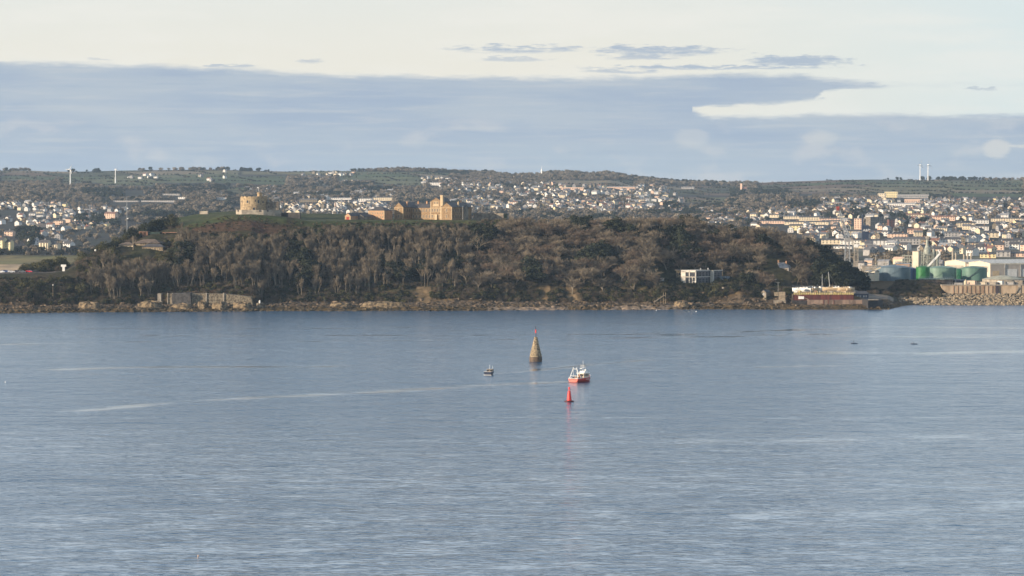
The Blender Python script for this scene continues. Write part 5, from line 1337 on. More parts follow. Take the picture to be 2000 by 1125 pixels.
for q in range(4): MB().box(-6.5+q*1.8,-5.2+q*1.8,1,3,q*2.2+.3,q*2.2+2.0).build('vessel', M_conc, t_)
t_ = root('grey_process_block', 1797, D+20, Z(522,D), 25, 'open grey steel plant frame between the cream block and the silo tower', 'plant')
mb = MB()
for a in (0,3,6):
    for b in (0,4): mb.bar((a,b,-2),(a,b,12),.3)
for q in range(5): mb.box(-.3,6.3,-.3,4.3,q*2.6,q*2.6+.25)
mb.build('frame', M_silo, t_)
for q in range(6): MB().tube((.8+q*.9,1.5,(q%4)*2.6+.3),(.8+q*.9,1.5,(q%4)*2.6+2.1),.6,.6,10).build('vessel', M_silo, t_)
def lattice(mb, a, b, w0, w1, n, bar=.3):
    a = Vector(a); b = Vector(b); d = (b-a).normalized(); u = d.cross(Vector((0,1,0))).normalized(); v = d.cross(u)
    P = []
    for k in range(n+1):
        c = a.lerp(b, k/n); w_ = (w0+(w1-w0)*k/n)/2; P.append([c+u*w_+v*w_, c-u*w_+v*w_, c-u*w_-v*w_, c+u*w_-v*w_])
    for k in range(n):
        for i in range(4):
            mb.bar(P[k][i], P[k+1][i], bar); mb.bar(P[k][i], P[k+1][(i+1)%4], bar*.6); mb.bar(P[k+1][i], P[k+1][(i+1)%4], bar*.6)
D = 2300.0; k_ = F/D
t_ = root('dock_crane', 1655, D, Z(520,D), 0, 'tall grey lattice dock crane with a red jib head above the headland end', 'crane')
mb = MB(); lattice(mb, (0,0,-2), (0,0,(520-468)/k_), 4.5, 3.2, 8, .4); mb.build('tower', M_steel, t_)
mb = MB(); lattice(mb, (.5,0,(520-468)/k_), ((1639-1655)/k_,0,(520-412)/k_), 3.0, 1.6, 11, .35); mb.build('jib', M_steel, t_)
mb = MB(); mb.box((1633.5-1655)/k_,(1639-1655)/k_,-1,1,(520-411)/k_,(520-403)/k_); mb.build('jib_head', mat('faded_red_paint',(.33,.06,.045),.7), t_)
mb = MB(); mb.box(-2.6,2.8,-2,2,(520-472)/k_,(520-465)/k_); mb.build('cab', M_grey, t_)
t_ = root('shipyard_crane', 1672, D-30, Z(520,D), 0, 'shorter pale lattice crane standing just right of the tall one', 'crane')
mb = MB(); lattice(mb, (0,0,-2), (0,0,(520-474)/k_), 3.6, 2.6, 8, .38); mb.build('tower', M_conc, t_)
mb = MB(); lattice(mb, (0,0,(520-490)/k_), (-4,0,(520-462)/k_), 2.0, 1.0, 6, .25); mb.build('jib', M_conc, t_); MB().box(-1.5,5,-2,2,-1,(520-508)/k_).build('base', M_conc, t_); MB().box(-1.6,1.6,-1.6,1.6,(520-482)/k_,(520-476)/k_).build('cab', M_wpaint, t_)
t_ = root('red_jib_crane', 1930, 2350, Z(512,2350), 0, 'thin red crane jib leaning left above the right-hand sheds', 'crane')
mb = MB(); lattice(mb, (3,0,0), (-3,0,16), 1.0, .6, 9, .1); mb.build('jib', MATS['faded_red_paint'], t_); MB().box(1.6,4.6,-1.5,1.5,-3,1).build('base', M_grey, t_)
for px, y0, y1 in ((1711,500,522),(1727,496,528),(1774,478,522)):
    D = 2140; t_ = root('light_mast', px, D, Z(y1,D), 0, {1711:'thick pale floodlight mast by the dock warehouses',1727:'thin floodlight mast midway along the dock warehouses',1774:'thin dark floodlight mast left of the cream plant block'}[px], 'mast')
    hm = (y1-y0)/F*D; MB().tube((0,0,-2),(0,0,hm),.45 if px == 1711 else .2,.3 if px == 1711 else .12,8).build('pole', M_conc, t_); MB().box(-.9,.9,-.3,.3,hm,hm+.5).build('lamp_frame', M_steel, t_)
# dock warehouses and sheds
for px0, px1, y0, y1, D, wm, rm, th, ax, lab in [
    (1688,1706,505,521,2200,M_pink,M_slatep,25,'x','pinkish brown dock building with a flat parapet left of the floodlight mast'),
    (1714,1740,507,521,2230,M_grey,M_slatep,20,'x','grey low dock shed right of the floodlight mast'),
    (1744,1766,502,519,2210,M_cream,M_pink,30,'x','orange-lit dock building with a sloping end'),
    (1684,1730,519,524,2000,M_conc,M_conc,0,'x','long low pale quay building behind the tanks'),
    (1690,1712,528,537,1880,M_clad,M_slatep,35,'x','pale roofed shed with a sloping gangway left of the blue-grey tank'),
    (1676,1690,511,522,2120,M_grey,M_slate,30,'x','dark grey shed at the foot of the cranes'),
    (1750,1782,514,522,2080,M_brick,M_slatep,15,'x','long low brown shed in front of the cream plant block'),
    (1822,1844,508,521,2180,M_grey,M_slatep,20,'x','grey-roofed workshop between the conveyor and the cream shed')]:
    th_ = math.radians(th); k_ = F/D; wd = (px1-px0)/k_/max(math.cos(th_), .3)*.8; dp = max(6, wd*.4); h = (y1-y0)/k_
    t_ = root('dock_shed', px0, D, Z(y1,D), th, lab, 'shed')
    MB().box(0,wd,0,dp,-4,h*.78).build('wall', wm, t_); MB().gable(0,wd,0,dp,h*.78,h*.22,.3,.2,'x').build('roof', rm, t_)
    MB().box(wd*.2,wd*.4,-.08,0,0,h*.5).build('door', M_grey, t_)
    for k in range(3): win(t_, wd*(.52+k*.16), 0, h*.3, 1.2, h*.2, frame=M_white, fr=.12)
mb = MB(); mb.bar((0,0,0),(11,0,4.6),.8); o = mb.build('gangway', M_cream, loc=(X(1688,1870),1870,Z(536,1870))); tag(o, 'white sloping gangway beside the pale roofed shed', 'gangway')
# ---------------------------------------------------------------- town
WM = {'white': M_white, 'cream': M_cream, 'pink': M_pink, 'grey': M_grey, 'stone': M_rubble, 'yellow': M_yellow}
M_tile = mat('red_tile_roof', (.20,.10,.075), .8, .25, .6, col2=(.13,.075,.06))
M_slg = mat('grey_town_slate', (.12,.12,.125), .6, .25, .5, col2=(.08,.08,.085), spec=.4)
RM = {'slate': M_slate, 'grey': M_slg, 'tile': M_tile, 'pale': M_slatep}
HM = {}
def house_parts(w_, d_, h, rh, wall, roof, axis):
    key = (w_, d_, h, rh, wall, roof, axis)
    if key not in HM:
        a = MB()
        if axis == 'y': a.prism([(-w_/2,-4),(w_/2,-4),(w_/2,h),(0,h+rh),(-w_/2,h)], 0, d_)
        else: a.xprism([(0,-4),(d_,-4),(d_,h),(d_/2,h+rh),(0,h)], -w_/2, w_/2)
        b = MB().gable(-w_/2, w_/2, 0, d_, h+.02, rh, .35, .22, axis)
        c = MB(); cx = w_/2-.7 if axis == 'x' else 0; cy = d_/2 if axis == 'x' else d_-1; c.box(cx-.55,cx+.55,cy-.4,cy+.4,h+rh*.4,h+rh+1.2); c.box(cx-.62,cx+.62,cy-.47,cy+.47,h+rh+1.2,h+rh+1.4)
        wn = MB().box(-.55,.55,-.06,.0,0,1.35)
        HM[key] = (a.mesh('house_wall', WM[wall]), b.mesh('house_roof', RM[roof]), c.mesh('house_chimney', M_brick if wall != 'white' else M_grey), wn.mesh('house_window', M_glass))
    return HM[key]
TYPES = [(8,8,5.2,2.6,'white','grey','y'),(10,7.5,5.0,2.5,'white','slate','x'),(9,8,5.0,2.8,'cream','slate','y'),(12,8,5.2,2.6,'cream','grey','x'),(9,8,5.4,2.6,'pink','slate','x'),(8,8,5.2,2.8,'grey','grey','y'),
         (10,8,5.2,2.4,'white','tile','x'),(11,8,3.2,2.6,'white','grey','x'),(7,9,6.0,3.0,'stone','slate','y'),(9,7,5.6,2.6,'yellow','slate','x'),(13,8,5.4,2.6,'white','pale','x'),(8,8,3.0,2.8,'cream','tile','y')]
def put_house(px, D, th, ty, label, group, detail):
    w_, d_, h, rh, wall, roof, axis = TYPES[ty]; a, b, c, wn = house_parts(*TYPES[ty])
    z = float(bz(px, D)); t_ = root('house', px, D, z+.3, th, label, 'house', group)
    link('wall', a, t_); rf = link('roof', b, t_); link('chimney', c, rf)
    if detail:
        for zz in (.9, 3.4) if h > 4 else (.9,):
            for x in ((-w_*.3, 0, w_*.3) if w_ > 9 else (-w_*.23, w_*.23)): link('window', wn, t_, (x, 0, zz))
    if D > 3000: t_.scale = (.85, .85, .85)
    return t_
def joined_house(ty):
    a, b, c, wn = house_parts(*TYPES[ty]); mb = MB(); ms = []
    w_, d_, h = TYPES[ty][:3]
    for k, me in enumerate((a, b, c)):
        mb.cur = k; ms.append(me.materials[0]); mb.add([v.co[:] for v in me.vertices], [list(p.vertices) for p in me.polygons])
    mb.cur = 3; ms.append(M_glass)
    for zz in (.9, 3.4) if h > 4 else (.9,):
        for x in (-w_*.23, w_*.23): mb.box(x-.5,x+.5,-.06,0,zz,zz+1.3)
    return mb.mesh('house', ms)
CL = [ # px0, px1, y0, y1, count, where
 (0,130,399,413,26,'among trees on the far left hillside'),(60,240,408,424,20,'on the hillside left of the radio mast'),(0,200,424,447,24,'in the leafy quarter above the left bay'),(70,165,430,455,8,'on the left above the seafront hotels'),
 (40,120,452,470,8,'just behind the seafront hotels'),(0,130,470,488,5,'on the seafront at the far left'),(150,215,440,450,4,'behind the shrubby left end of the headland'),
 (480,620,368,395,16,'on the valley side behind the round castle'),(545,760,402,420,62,'in the dense rows behind the castle lawn'),(560,705,338,362,22,'on the far hill above the castle lawn'),(690,772,374,403,26,'on the hillside above the small hipped block'),
 (620,700,378,400,12,'between the castle and the small hipped block'),(826,862,349,362,14,'on the far hill above the barracks tower'),(860,980,352,377,70,'on the estate high behind the barracks'),(975,1110,360,386,40,'on the far slope right of the barracks'),(880,1010,388,410,40,'just behind the barracks'),
 (1000,1200,392,416,70,'in the suburb above the central wood'),(1080,1300,364,384,64,'on the far estate left of the green fields'),(1150,1335,392,420,48,'in the suburb above the right-hand wood'),(1350,1440,405,425,12,'at the wooded edge above the headland'),
 (390,440,334,356,4,'among the far left fields'),(250,330,343,350,5,'at the far farms between the two left turbines'),(315,440,378,386,5,'in the woods above the look-out'),
 (1380,1500,425,446,26,'on the terraces above the right of the headland'),(1460,1700,408,428,46,'in the upper right town'),(1540,1690,440,458,18,'above the dark right end of the headland'),(1580,1720,455,472,20,'behind the tall dock crane'),
 (1600,1900,392,412,90,'along the top of the right town'),(1700,2000,410,432,110,'in the middle of the right town'),(1640,2000,434,462,110,'in the dense centre of the right town'),(1840,2000,462,500,56,'directly above the cream industrial shed'),(1690,1840,466,500,34,'behind the silo tower and storage tanks'),(1750,2000,392,410,50,'along the upper right edge of the town'),(1180,1330,374,396,24,'beside the hazy middle fields')]
cand = []
for a, b, c, d, n, where in CL:
    for i in range(int(n*(1.7 if a > 1400 else 1.6))):
        px = R.uniform(a, b); y = R.uniform(c, d); D = hit(px, y)
        if D > 6700 or blocked(px, y, 5): continue
        if any(abs(q[0]-px) < 5 and abs(q[1]-D) < 14 for q in cand[-60:]): continue
        far_l = where.startswith('among trees') or 'far' in where
        ty = R.choices(range(12), [5,5,3,4,2,6,1.2,3,4,1,3,1.5])[0]
        if 'rows behind the castle' in where: ty = R.choice([0,0,2,0,8,5])
        th = R.gauss(32, 16) if R.random() < .7 else R.gauss(-50, 15)
        if where.startswith('in the dense rows'): th = R.gauss(25, 5)
        cand.append((px, D, th, ty, where))
cand.sort(key=lambda q: q[1])
CW = {'white': 'white', 'cream': 'cream', 'pink': 'pink', 'grey': 'grey', 'stone': 'stone', 'yellow': 'yellow'}
hs = []
for i, (px, D, th, ty, where) in enumerate(cand):
    if i < 295 and D < 6000:
        t = TYPES[ty]; lab = f"{t[4]} {'gable-fronted ' if t[6]=='y' else ''}{'bungalow' if t[2] < 4 else 'house'} {where}"
        put_house(px, D, th, ty, lab, 'houses '+where, i < 170)
    else: hs.append((px, D, th, ty))
JH = [joined_house(k) for k in range(12)]
scatter('distant_houses', [(X(p, d), d, float(bz(p, d))+.3) for p, d, t, k in hs], [.82 for p, d, t, k in hs], 'small far-off pale houses scattered over the hillsides', 'houses', JH, idx=[k for p, d, t, k in hs], up=np.array([(0, 0, -math.radians(t)) for p, d, t, k in hs]))

# --- terraces and larger blocks, each its own thing
def terrace(px0, px1, y0, y1, wall, roof, label, th=14, floors=2, D=None, n=None, cat='terrace', flat=False, name='terrace_row', dark=False, base=3):
    D = D or hit((px0+px1)/2, y1+1); k_ = F/D; L = (px1-px0)/k_/math.cos(math.radians(th)); h = (y1-y0)/k_; dp = min(9, max(6, L*.5)); rh = 0 if flat else h*.26; hw = h-rh
    if wall.__class__ is str: wall = WM[wall]
    t_ = root(name, px0, D, Z(y1, D), th, label, cat)
    a = MB()
    a.box(0,L,0,dp,-base,hw) if flat else a.xprism([(0,-base),(dp,-base),(dp,hw),(dp/2,hw+rh),(0,hw)], 0, L)
    a.build('wall', wall, t_)
    if flat: MB().box(-.2,L+.2,-.2,dp+.2,hw,hw+.4).build('roof', RM[roof], t_)
    else: 
        rf = MB().gable(0,L,0,dp,hw+.02,rh,.3,.2,'x').build('roof', RM[roof], t_)
        for k in range(max(1, int(L/9))): chimney(rf, (k+.5)*L/max(1,int(L/9)), dp/2, hw+rh-.3, 1.3, 1.0, .7, M_brick if k%2 else M_grey)
    n = n or max(2, int(L/3.4)); fh = hw/floors
    wm = MB().box(-.6,.6,-.07,0,0,min(1.6, fh*.55)).mesh('window', M_glass); cnt = 0
    for f_ in range(floors):
        for k in range(n):
            cnt += 1
            if cnt <= 60: link('window', wm, t_, ((k+.5)*L/n, 0, fh*f_+fh*.28))
    return t_
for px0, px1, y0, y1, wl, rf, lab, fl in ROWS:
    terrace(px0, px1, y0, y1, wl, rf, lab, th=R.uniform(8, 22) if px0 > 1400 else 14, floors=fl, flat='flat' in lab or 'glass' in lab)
terrace(1668,1683,427,447,'pink','grey','pink and cream apartment tower with balconies in the middle of town', th=25, floors=5, flat=True, cat='tower block', name='apartment_tower', base=8)
terrace(1700,1729,424,441,M_stoned,'slate','wide dark apartment block right of the banner tower', th=-35, floors=4, flat=True, cat='tower block', name='apartment_block')
terrace(1736,1748,429,446,mat('dark_red_brick',(.16,.075,.06)),'slate','dark red-brick apartment block with pale balconies', th=-15, floors=4, flat=True, cat='tower block', name='apartment_block')
terrace(1727,1752,374.5,385,'yellow','pale','long cream school block with a tall right end on the right hillside', th=10, floors=2, flat=True, cat='school', name='school_building')
terrace(1714,1728,378,386,'cream','pale','small cream block at the left of the hillside school', th=20, floors=2, flat=True, cat='school', name='school_building')
terrace(1752,1812,380,386,'grey','pale','low grey school range right of the tall cream block', th=10, floors=1, flat=True, cat='school', name='school_building')
t_ = terrace(76,95,468.5,489,'cream','slate','tall cream seafront hotel with bay windows, left of the pair', th=28, floors=3, D=2745, n=4, cat='hotel', name='seafront_hotel')
for k in range(3): MB().box(1+k*3.4,2.6+k*3.4,-.9,0,0,7.2).build('bay_window', M_cream, t_)
t_ = terrace(96.5,113,474,488,'cream','slate','lower cream seafront hotel with bay windows, right of the pair', th=28, floors=2, D=2745, n=4, cat='hotel', name='seafront_hotel')
for k in range(3): MB().box(.8+k*2.9,2.0+k*2.9,-.9,0,0,4.8).build('bay_window', M_cream, t_)
terrace(-28,8,463,487,'yellow','slate','tall yellow hotel cut by the left edge of the picture', th=28, floors=3, D=2740, cat='hotel', name='seafront_hotel')
terrace(9,21,468.5,484,'yellow','slate','narrow yellow hotel wing beside the tall yellow hotel', th=28, floors=3, D=2735, cat='hotel', name='seafront_hotel')
terrace(8,26,450,460,'pink','slate','orange-lit gabled villa at left above the hotels', th=25, floors=2, cat='villa', name='gabled_villa')  # pink wall colour carries the orange sunlight
terrace(105,124,429,438,'pink','slate','salmon villa with twin gables on the left hillside', th=25, floors=2, cat='villa', name='gabled_villa')
terrace(204,226,414,426,'pink','tile','tall pink villa left of the radio mast', th=25, floors=3, cat='villa', name='gabled_villa')
o = MB().box(0,44,0,1.2,-1,1.0).build('promenade_wall', M_conc, loc=(X(0,2712),2712,11.2), rz=.02); tag(o, 'long pale promenade wall above the grassy bank at the left bay', 'wall')
# dark banner tower with white letters
D = 2520.0; k_ = F/D
t_ = root('banner_tower', 1684, D, Z(455,D), 0, 'dark blue dockyard tower with a white A&P sign near its foot', 'tower')
MB().box(0,13/k_,0,6,-6,(455-440)/k_).build('lower_block', M_bluedk, t_); MB().box(0,2.2/k_,1,5,(455-440)/k_,(455-420)/k_).build('dark_mast', M_bluedk, t_)
tb = bpy.data.curves.new('lettering', 'FONT'); tb.body = 'A&P'; tb.size = 3.2; tb.extrude = .08; tb.shear = .2
to = bpy.data.objects.new('letters_source', tb); C.objects.link(to); bpy.context.view_layer.update()
lm = bpy.data.meshes.new_from_object(to); bpy.data.objects.remove(to); lm.materials.append(M_wpaint); lm.name = 'lettering'
o = link('lettering', lm, t_, (.35,-.15,1.4)); o.rotation_euler = (math.pi/2, 0, 0)
# churches, masts, pylons and turbines far off
D = 5900.0; k_ = F/D
t_ = root('far_church', 1449, D, Z(374,D), 20, 'orange-lit church with a slim tower among far woods right of centre', 'church')
MB().box(-4,0,0,5,-4,(374-358.5)/k_).build('tower', M_pink, t_); MB().xprism([(0,-4),(9,-4),(9,5),(4.5,9),(0,5)],0,9).build('nave', M_pink, t_); MB().gable(0,9,0,9,5.05,4,.2,.3,'x').build('roof', M_tile, t_)  # orange sunlight put into the wall colour of tower and nave
D = 6700.0; k_ = F/D
t_ = root('white_transmitter', 1058, D, Z(343,D), 0, 'white communications tower on the far skyline left of the wooded knoll', 'tower')
MB().lathe([(1.8,-4),(1.6,10),(2.6,10.2),(2.6,12),(1.4,12.2),(1.2,15)], 10).build('shaft', M_wpaint, t_); MB().tube((0,0,15),(0,0,22),.5,.25,6).build('aerial', M_wpaint, t_)
for px, y0, y1, lab in [(1270,372,398,'thin steel pylon beside the middle fields'),(1170,402,426,'faint pylon over the suburb'),(667,390,409,'grey steeple-like mast above the rows behind the castle lawn'),(655,395,410,'thin brick chimney above the rows behind the castle lawn')]:
    D = min(hit(px, y1), 5200); hm = (y1-y0)/F*D; t_ = root('pylon' if px > 1000 else 'chimney_mast', px, D, Z(y1,D), 0, lab, 'pylon' if px > 1000 else 'mast')
    if px > 1000:
        mb = MB(); lattice(mb, (0,0,-2), (0,0,hm), 4.5, .7, 8, .22); mb.build('lattice', M_steel, t_)
        for z in (.7,.82,.93): MB().bar((-3,0,hm*z),(3,0,hm*z),.25).build('cross_arm', M_steel, t_)
    else: MB().tube((0,0,-2),(0,0,hm),1.3,.8,8).build('shaft', M_grey if px == 667 else M_brick, t_); MB().tube((0,0,hm),(0,0,hm+.8),1.1,1.1,8).build('cap', M_grey, t_)
M_turb = mat('turbine_white', (.8,.8,.78), .5, .03, .1)
for px, yh, yb, bl, angs, face, lab in [(138,331,361,11.5,(62,178,-68),-10,'white wind turbine with spread blades, leftmost on the far fields'),(226,331,358,9,(90,-30,210),80,'white wind turbine seen edge-on, second from the left'),
                                 (1796.5,322,353,11.5,(75,190,-50),30,'left one of the two tall wind turbines on the right skyline'),(1812,322,353,11.5,(88,-32,208),40,'right one of the two tall wind turbines on the right skyline')]:
    D = hit(px, yb) if px < 1000 else 6650.; k_ = F/D; t_ = root('wind_turbine', px, D, Z(yb,D), 0, lab, 'wind turbine'); t_.rotation_euler = (0, 0, math.radians(face)); hh = (yb-yh)/k_
    MB().tube((0,0,-3),(0,0,hh),1.3,.7,12).build('tower', M_turb, t_); MB().box(-.9,.9,-1.8,1.8,hh-.4,hh+1.2).build('nacelle', M_turb, t_)
    MB().tube((0,-1.8,hh+.4),(0,-3.2,hh+.4),1.1,.4,10).build('hub', M_turb, t_)
    for a in angs:
        a = math.radians(a); L = bl/k_; MB().add([(math.cos(a)*.5-math.sin(a)*.5,-2.6,hh+.4+math.sin(a)*.5+math.cos(a)*.5),(math.cos(a)*L*.3-math.sin(a)*1.5,-2.7,hh+.4+math.sin(a)*L*.3+math.cos(a)*1.5),(math.cos(a)*L,-2.6,hh+.4+math.sin(a)*L),(math.cos(a)*L*.3+math.sin(a)*.5,-2.3,hh+.4+math.sin(a)*L*.3-math.cos(a)*.5),(math.cos(a)*.5+math.sin(a)*.5,-2.2,hh+.4+math.sin(a)*.5-math.cos(a)*.5)],[(0,1,2,3,4),(4,3,2,1,0)]).build('blade', M_turb, t_)
# cars on the left headland road
for px, D, c, th, lab in [(2,1662,'white',5,'white car cut by the left edge in the headland car park'),(22,1660,'white',-8,'white car, second from the left in the headland car park'),(34,1668,'black',12,'black car between the white and the grey cars'),(43,1658,'grey',0,'dark grey car left of the red one'),(56.5,1660,'red',10,'red car in the headland car park'),(68,1664,'black',-10,'black car right of the red one'),(12,1672,'blue',6,'dark blue car tucked behind the first two white cars')]:
    vehicle(px, D, float(gz(px, D))+.05, c, th, lab, group='cars parked on the left headland')
for px, D, c, lab in [(1562,1648,'silver','silver car among the boats at the left of the wharf'),(1590,1668,'white','white car behind the boats in the middle of the yard'),(1680,1662,'white','white car beside the dark shed at the wharf end'),(1688,1668,'grey','grey car behind the dark shed at the wharf end')]:
    vehicle(px, D, max(float(gz(px, D)), Z(574,1632) if px < 1668 and D < 1656 else 0)+.05, c, 10, lab)
# ---------------------------------------------------------------- on the water
D = F*HC/(706.5-YH); k_ = F/D
t_ = root('stone_beacon', 1046.5, D, 0, 0, 'conical stone beacon with a red and black pole standing in the open water', 'beacon')
M_beac = mat('beacon_masonry', (.33,.265,.175), .9, .4, 1.6, .9, (.12,.095,.065), spec=.15)
mb = MB(); n = 30; prof = []
for k in range(20):
    z = -1.5+(9.0+1.5)*k/19; rr = 2.35-(2.35-.62)*max(0, z-1.9)/7.1 if z > 1.9 else 2.35+.02*(1.9-z); prof += [(rr+(.02 if k%2 else 0), z), (rr-.035, z+.45)]
mb.lathe([(2.36,1.9)]+[q for q in prof if q[1] > 1.92]+[(.3,9.15),(0.02,9.2)], 28, cap=False); mb.build('cone', M_beac, t_)
MB().lathe([(2.42,-2),(2.42,1.6),(2.38,1.95),(2.0,1.97)], 28, cap=False).build('weed_band', mat('wet_weedy_stone', (.11,.075,.05), .6, .3, 1.0, .5, (.06,.045,.035)), t_)
p_ = MB(); p_.tube((0,0,9.1),(0,0,13.4),.15,.11,8); po = p_.build('pole', M_bluedk, t_); MB().tube((0,0,10.9),(0,0,12.2),.24,.24,8).build('red_band', M_red, po); MB().tube((0,0,12.5),(0,0,13.4),.2,.18,8).build('topmark', M_bluedk, po); MB().tube((0,0,9.1),(0,0,9.7),.14,.12,8).build('pole_socket', M_wpaint, po)

# red port-hand buoy
D = F*HC/(785-YH); k_ = F/D
t_ = root('red_buoy', 1112, D, 0, 0, 'tall red channel buoy with a can topmark floating in front of the fishing boat', 'buoy')
MB().lathe([(1.2,-.5),(1.45,-.1),(1.45,.25),(1.1,.38),(.95,.4)], 24).build('float', mat('dark_red_float',(.10,.02,.02),.5,.2,1.0), t_)
MB().lathe([(.74,.3),(.68,1.0),(.52,2.3),(.40,3.1),(.44,3.15),(.44,3.3),(.2,3.32)], 20).build('tower', M_red, t_)
q = MB(); q.tube((0,0,3.3),(0,0,3.9),.07,.07,6)
for a in (0, 2.1, 4.2): q.bar((.4*math.cos(a),.4*math.sin(a),3.5),(.1*math.cos(a),.1*math.sin(a),4.0),.05)
q.build('lantern_stalk', M_red, t_); MB().tube((0,0,3.75),(0,0,4.45),.25,.25,12).build('can_topmark', M_red, t_)
for z in (.9,1.6,2.3): MB().box(-.12,.12,-(.78-.13*(z-.3))-.03,-.5,z,z+.12).build('ladder_rung', M_red, t_)

# fishing boat
D = F*HC/(746-YH)
t_ = root('fishing_boat', 1136, D, 0, 0, 'red-hulled fishing boat with a white gantry and cream wheelhouse, stern towards us', 'fishing boat')
th = math.radians(32); t_.rotation_euler = (0, 0, -th); t_.scale = (1, 1.1, .86)
L, B, H_ = 10.2, 3.9, 1.55
hm = hull_mesh(L, B, H_, M_orange, sheer=.42, transom=.93); h_ = link('hull', hm, t_)
mb = MB()
for s_ in (-1, 1): 
    pts_ = [(-1.82,-5.1,1.62),(-1.95,-2,1.64),(-1.95,.5,1.72),(-1.6,2.6,1.95),(-.9,4.2,2.18),(-.05,5.1,2.35)]
    for a, b in zip(pts_[:-1], pts_[1:]): mb.bar((a[0]*s_,a[1],a[2]+.08),(b[0]*s_,b[1],b[2]+.08),.14)
mb.bar((-1.82,-5.12,1.72),(1.82,-5.12,1.72),.14); mb.build('rail', M_wpaint, h_)
mb = MB(); mb.box(-1.9,1.9,-5.16,-5.1,.0,.22); mb.build('boot_stripe', mat('maroon_paint',(.15,.015,.02),.5), h_)
mb = MB()
for x in (.5,1.1,1.7): mb.box(1.86,1.9,-.6+x,-.3+x,.95,1.25)
mb.build('registration_marks', M_wpaint, h_)
MB().box(-1.7,1.7,-5.0,4.0,1.2,1.28).build('deck', M_wood, t_)
wh = MB(); wh.box(-1.25,1.25,-.6,2.6,1.28,3.35); who = wh.build('wheelhouse', M_cream, t_); MB().box(-1.45,1.45,-.9,2.9,3.35,3.5).build('roof', M_wpaint, who)
for x in (-.7,.1,.8): MB().box(x-.28,x+.28,-.65,-.6,2.3,3.0).build('window', M_glass, who)
for y in (.1,1.0,1.9): MB().box(1.25,1.29,y-.3,y+.3,2.3,3.0).build('window', M_glass, who)
MB().box(-.35,.3,-.66,-.6,1.3,3.1).build('door', M_glass, who)
uh = MB().box(-.9,.9,.3,2.2,3.5,4.2).build('upper_deck_box', M_wpaint, t_)
g_ = MB()
for s_ in (-1, 1): g_.bar((1.7*s_,-4.7,1.4),(.75*s_,-3.9,5.3),.12); g_.bar((1.5*s_,-2.4,1.4),(.75*s_,-3.9,5.2),.1)
g_.bar((-.8,-3.9,5.3),(.8,-3.9,5.3),.14); g_.bar((-.7,-3.9,5.3),(-.7,-3.9,6.0),.1); g_.bar((.7,-3.9,5.3),(.7,-3.9,5.9),.1); g_.bar((-1.4,-4.4,2.6),(1.4,-4.4,2.6),.12); g_.build('gantry', M_wpaint, t_)
g_ = MB(); g_.bar((.7,-3.9,5.2),(0,.5,4.6),.05); g_.bar((-.7,-3.9,5.2),(0,.5,4.6),.05); g_.bar((0,.7,7.6),(0,5.0,2.4),.04); g_.build('rigging', M_steel, t_)
g_ = MB(); g_.tube((0,.9,4.2),(0,.9,8.3),.07,.04,8); g_.bar((-.9,.9,5.7),(.9,.9,5.7),.08); g_.bar((-.6,.9,6.3),(.6,.9,6.3),.06); g_.tube((-.8,.9,5.7),(-.8,.9,6.7),.05,.04,6); g_.box(-1.1,-.5,.7,1.1,5.0,5.25); mo = g_.build('mast', M_wpaint, t_)
MB().tube((.55,1.6,4.2),(.55,1.6,4.9),.3,.3,12).build('radar_dome', M_wpaint, t_)
for x, y, w_, h, m_ in ((-.9,-3.6,.7,.9,M_bluedk),(.5,-3.4,.8,1.1,M_stoned),(-.2,-2.0,1.0,.9,M_bluedk),(1.0,-1.9,.5,1.2,M_steel),(-1.1,-1.7,.4,1.3,M_wood)): MB().lathe([(w_/2,1.28),(w_/2,1.28+h*.8),(w_*.3,1.28+h)], 10, c=(x,y,0)).build('winch_drum', m_, t_)
def person(px, D, z, coat, label, off, yaw=0.0):
    """standing figure: one continuous skinned body with hair as its child; off = boat-local offset"""
    o_ = bpy.data.objects.new('person', None)
    P = [(0,0,.92),(0,0,1.15),(0,0,1.38),(0,0,1.50),(0,-.02,1.62),(0,-.02,1.74), (-.10,0,.86),(-.11,.0,.48),(-.11,.03,.07),(-.11,-.12,.03), (.10,0,.86),(.11,-.02,.48),(.11,.03,.07),(.11,-.12,.03), (-.19,0,1.42),(-.24,-.03,1.16),(-.21,-.2,.98),(.19,0,1.42),(.24,-.03,1.16),(.2,-.22,1.02)]
    E = [(0,1),(1,2),(2,3),(3,4),(4,5),(0,6),(6,7),(7,8),(8,9),(0,10),(10,11),(11,12),(12,13),(2,14),(14,15),(15,16),(2,17),(17,18),(18,19)]
    Rr = [.15,.15,.17,.06,.095,.085,.095,.065,.045,.04,.095,.065,.045,.04,.065,.05,.035,.065,.05,.035]
    me = bpy.data.meshes.new('body'); me.from_pydata(P, E, []); b = bpy.data.objects.new('person', me); C.objects.link(b)
    md = b.modifiers.new('skin', 'SKIN'); sv = me.skin_vertices[0].data
    for v_, r_ in zip(sv, Rr): v_.radius = (r_, r_*.85)
    sv[0].use_root = True; b.modifiers.new('sub', 'SUBSURF').render_levels = 1; me.materials.append(coat)
    b.location = off; b.rotation_euler = (0, 0, yaw); tag(b, label, 'person')
    hr = MB().lathe([(.09,1.64),(.115,1.70),(.10,1.79),(.03,1.84)], 10, c=(0,.01,0)).build('hair', M_glass, b)
    return b
def on_boat(t_, x, y, z): a = t_.rotation_euler[2]; return (t_.location.x+x*math.cos(a)-y*math.sin(a), t_.location.y+x*math.sin(a)+y*math.cos(a), t_.location.z+z*t_.scale[2])
person(0,0,0, mat('orange_oilskin',(.55,.16,.03),.6), 'person in orange oilskins standing on the stern deck of the red fishing boat', on_boat(t_, .9, -2.9, 1.28), .3)
person(0,0,0, M_bluedk, 'person in dark overalls beside the wheelhouse of the red fishing boat', on_boat(t_, .2, -1.2, 1.28), -.6)

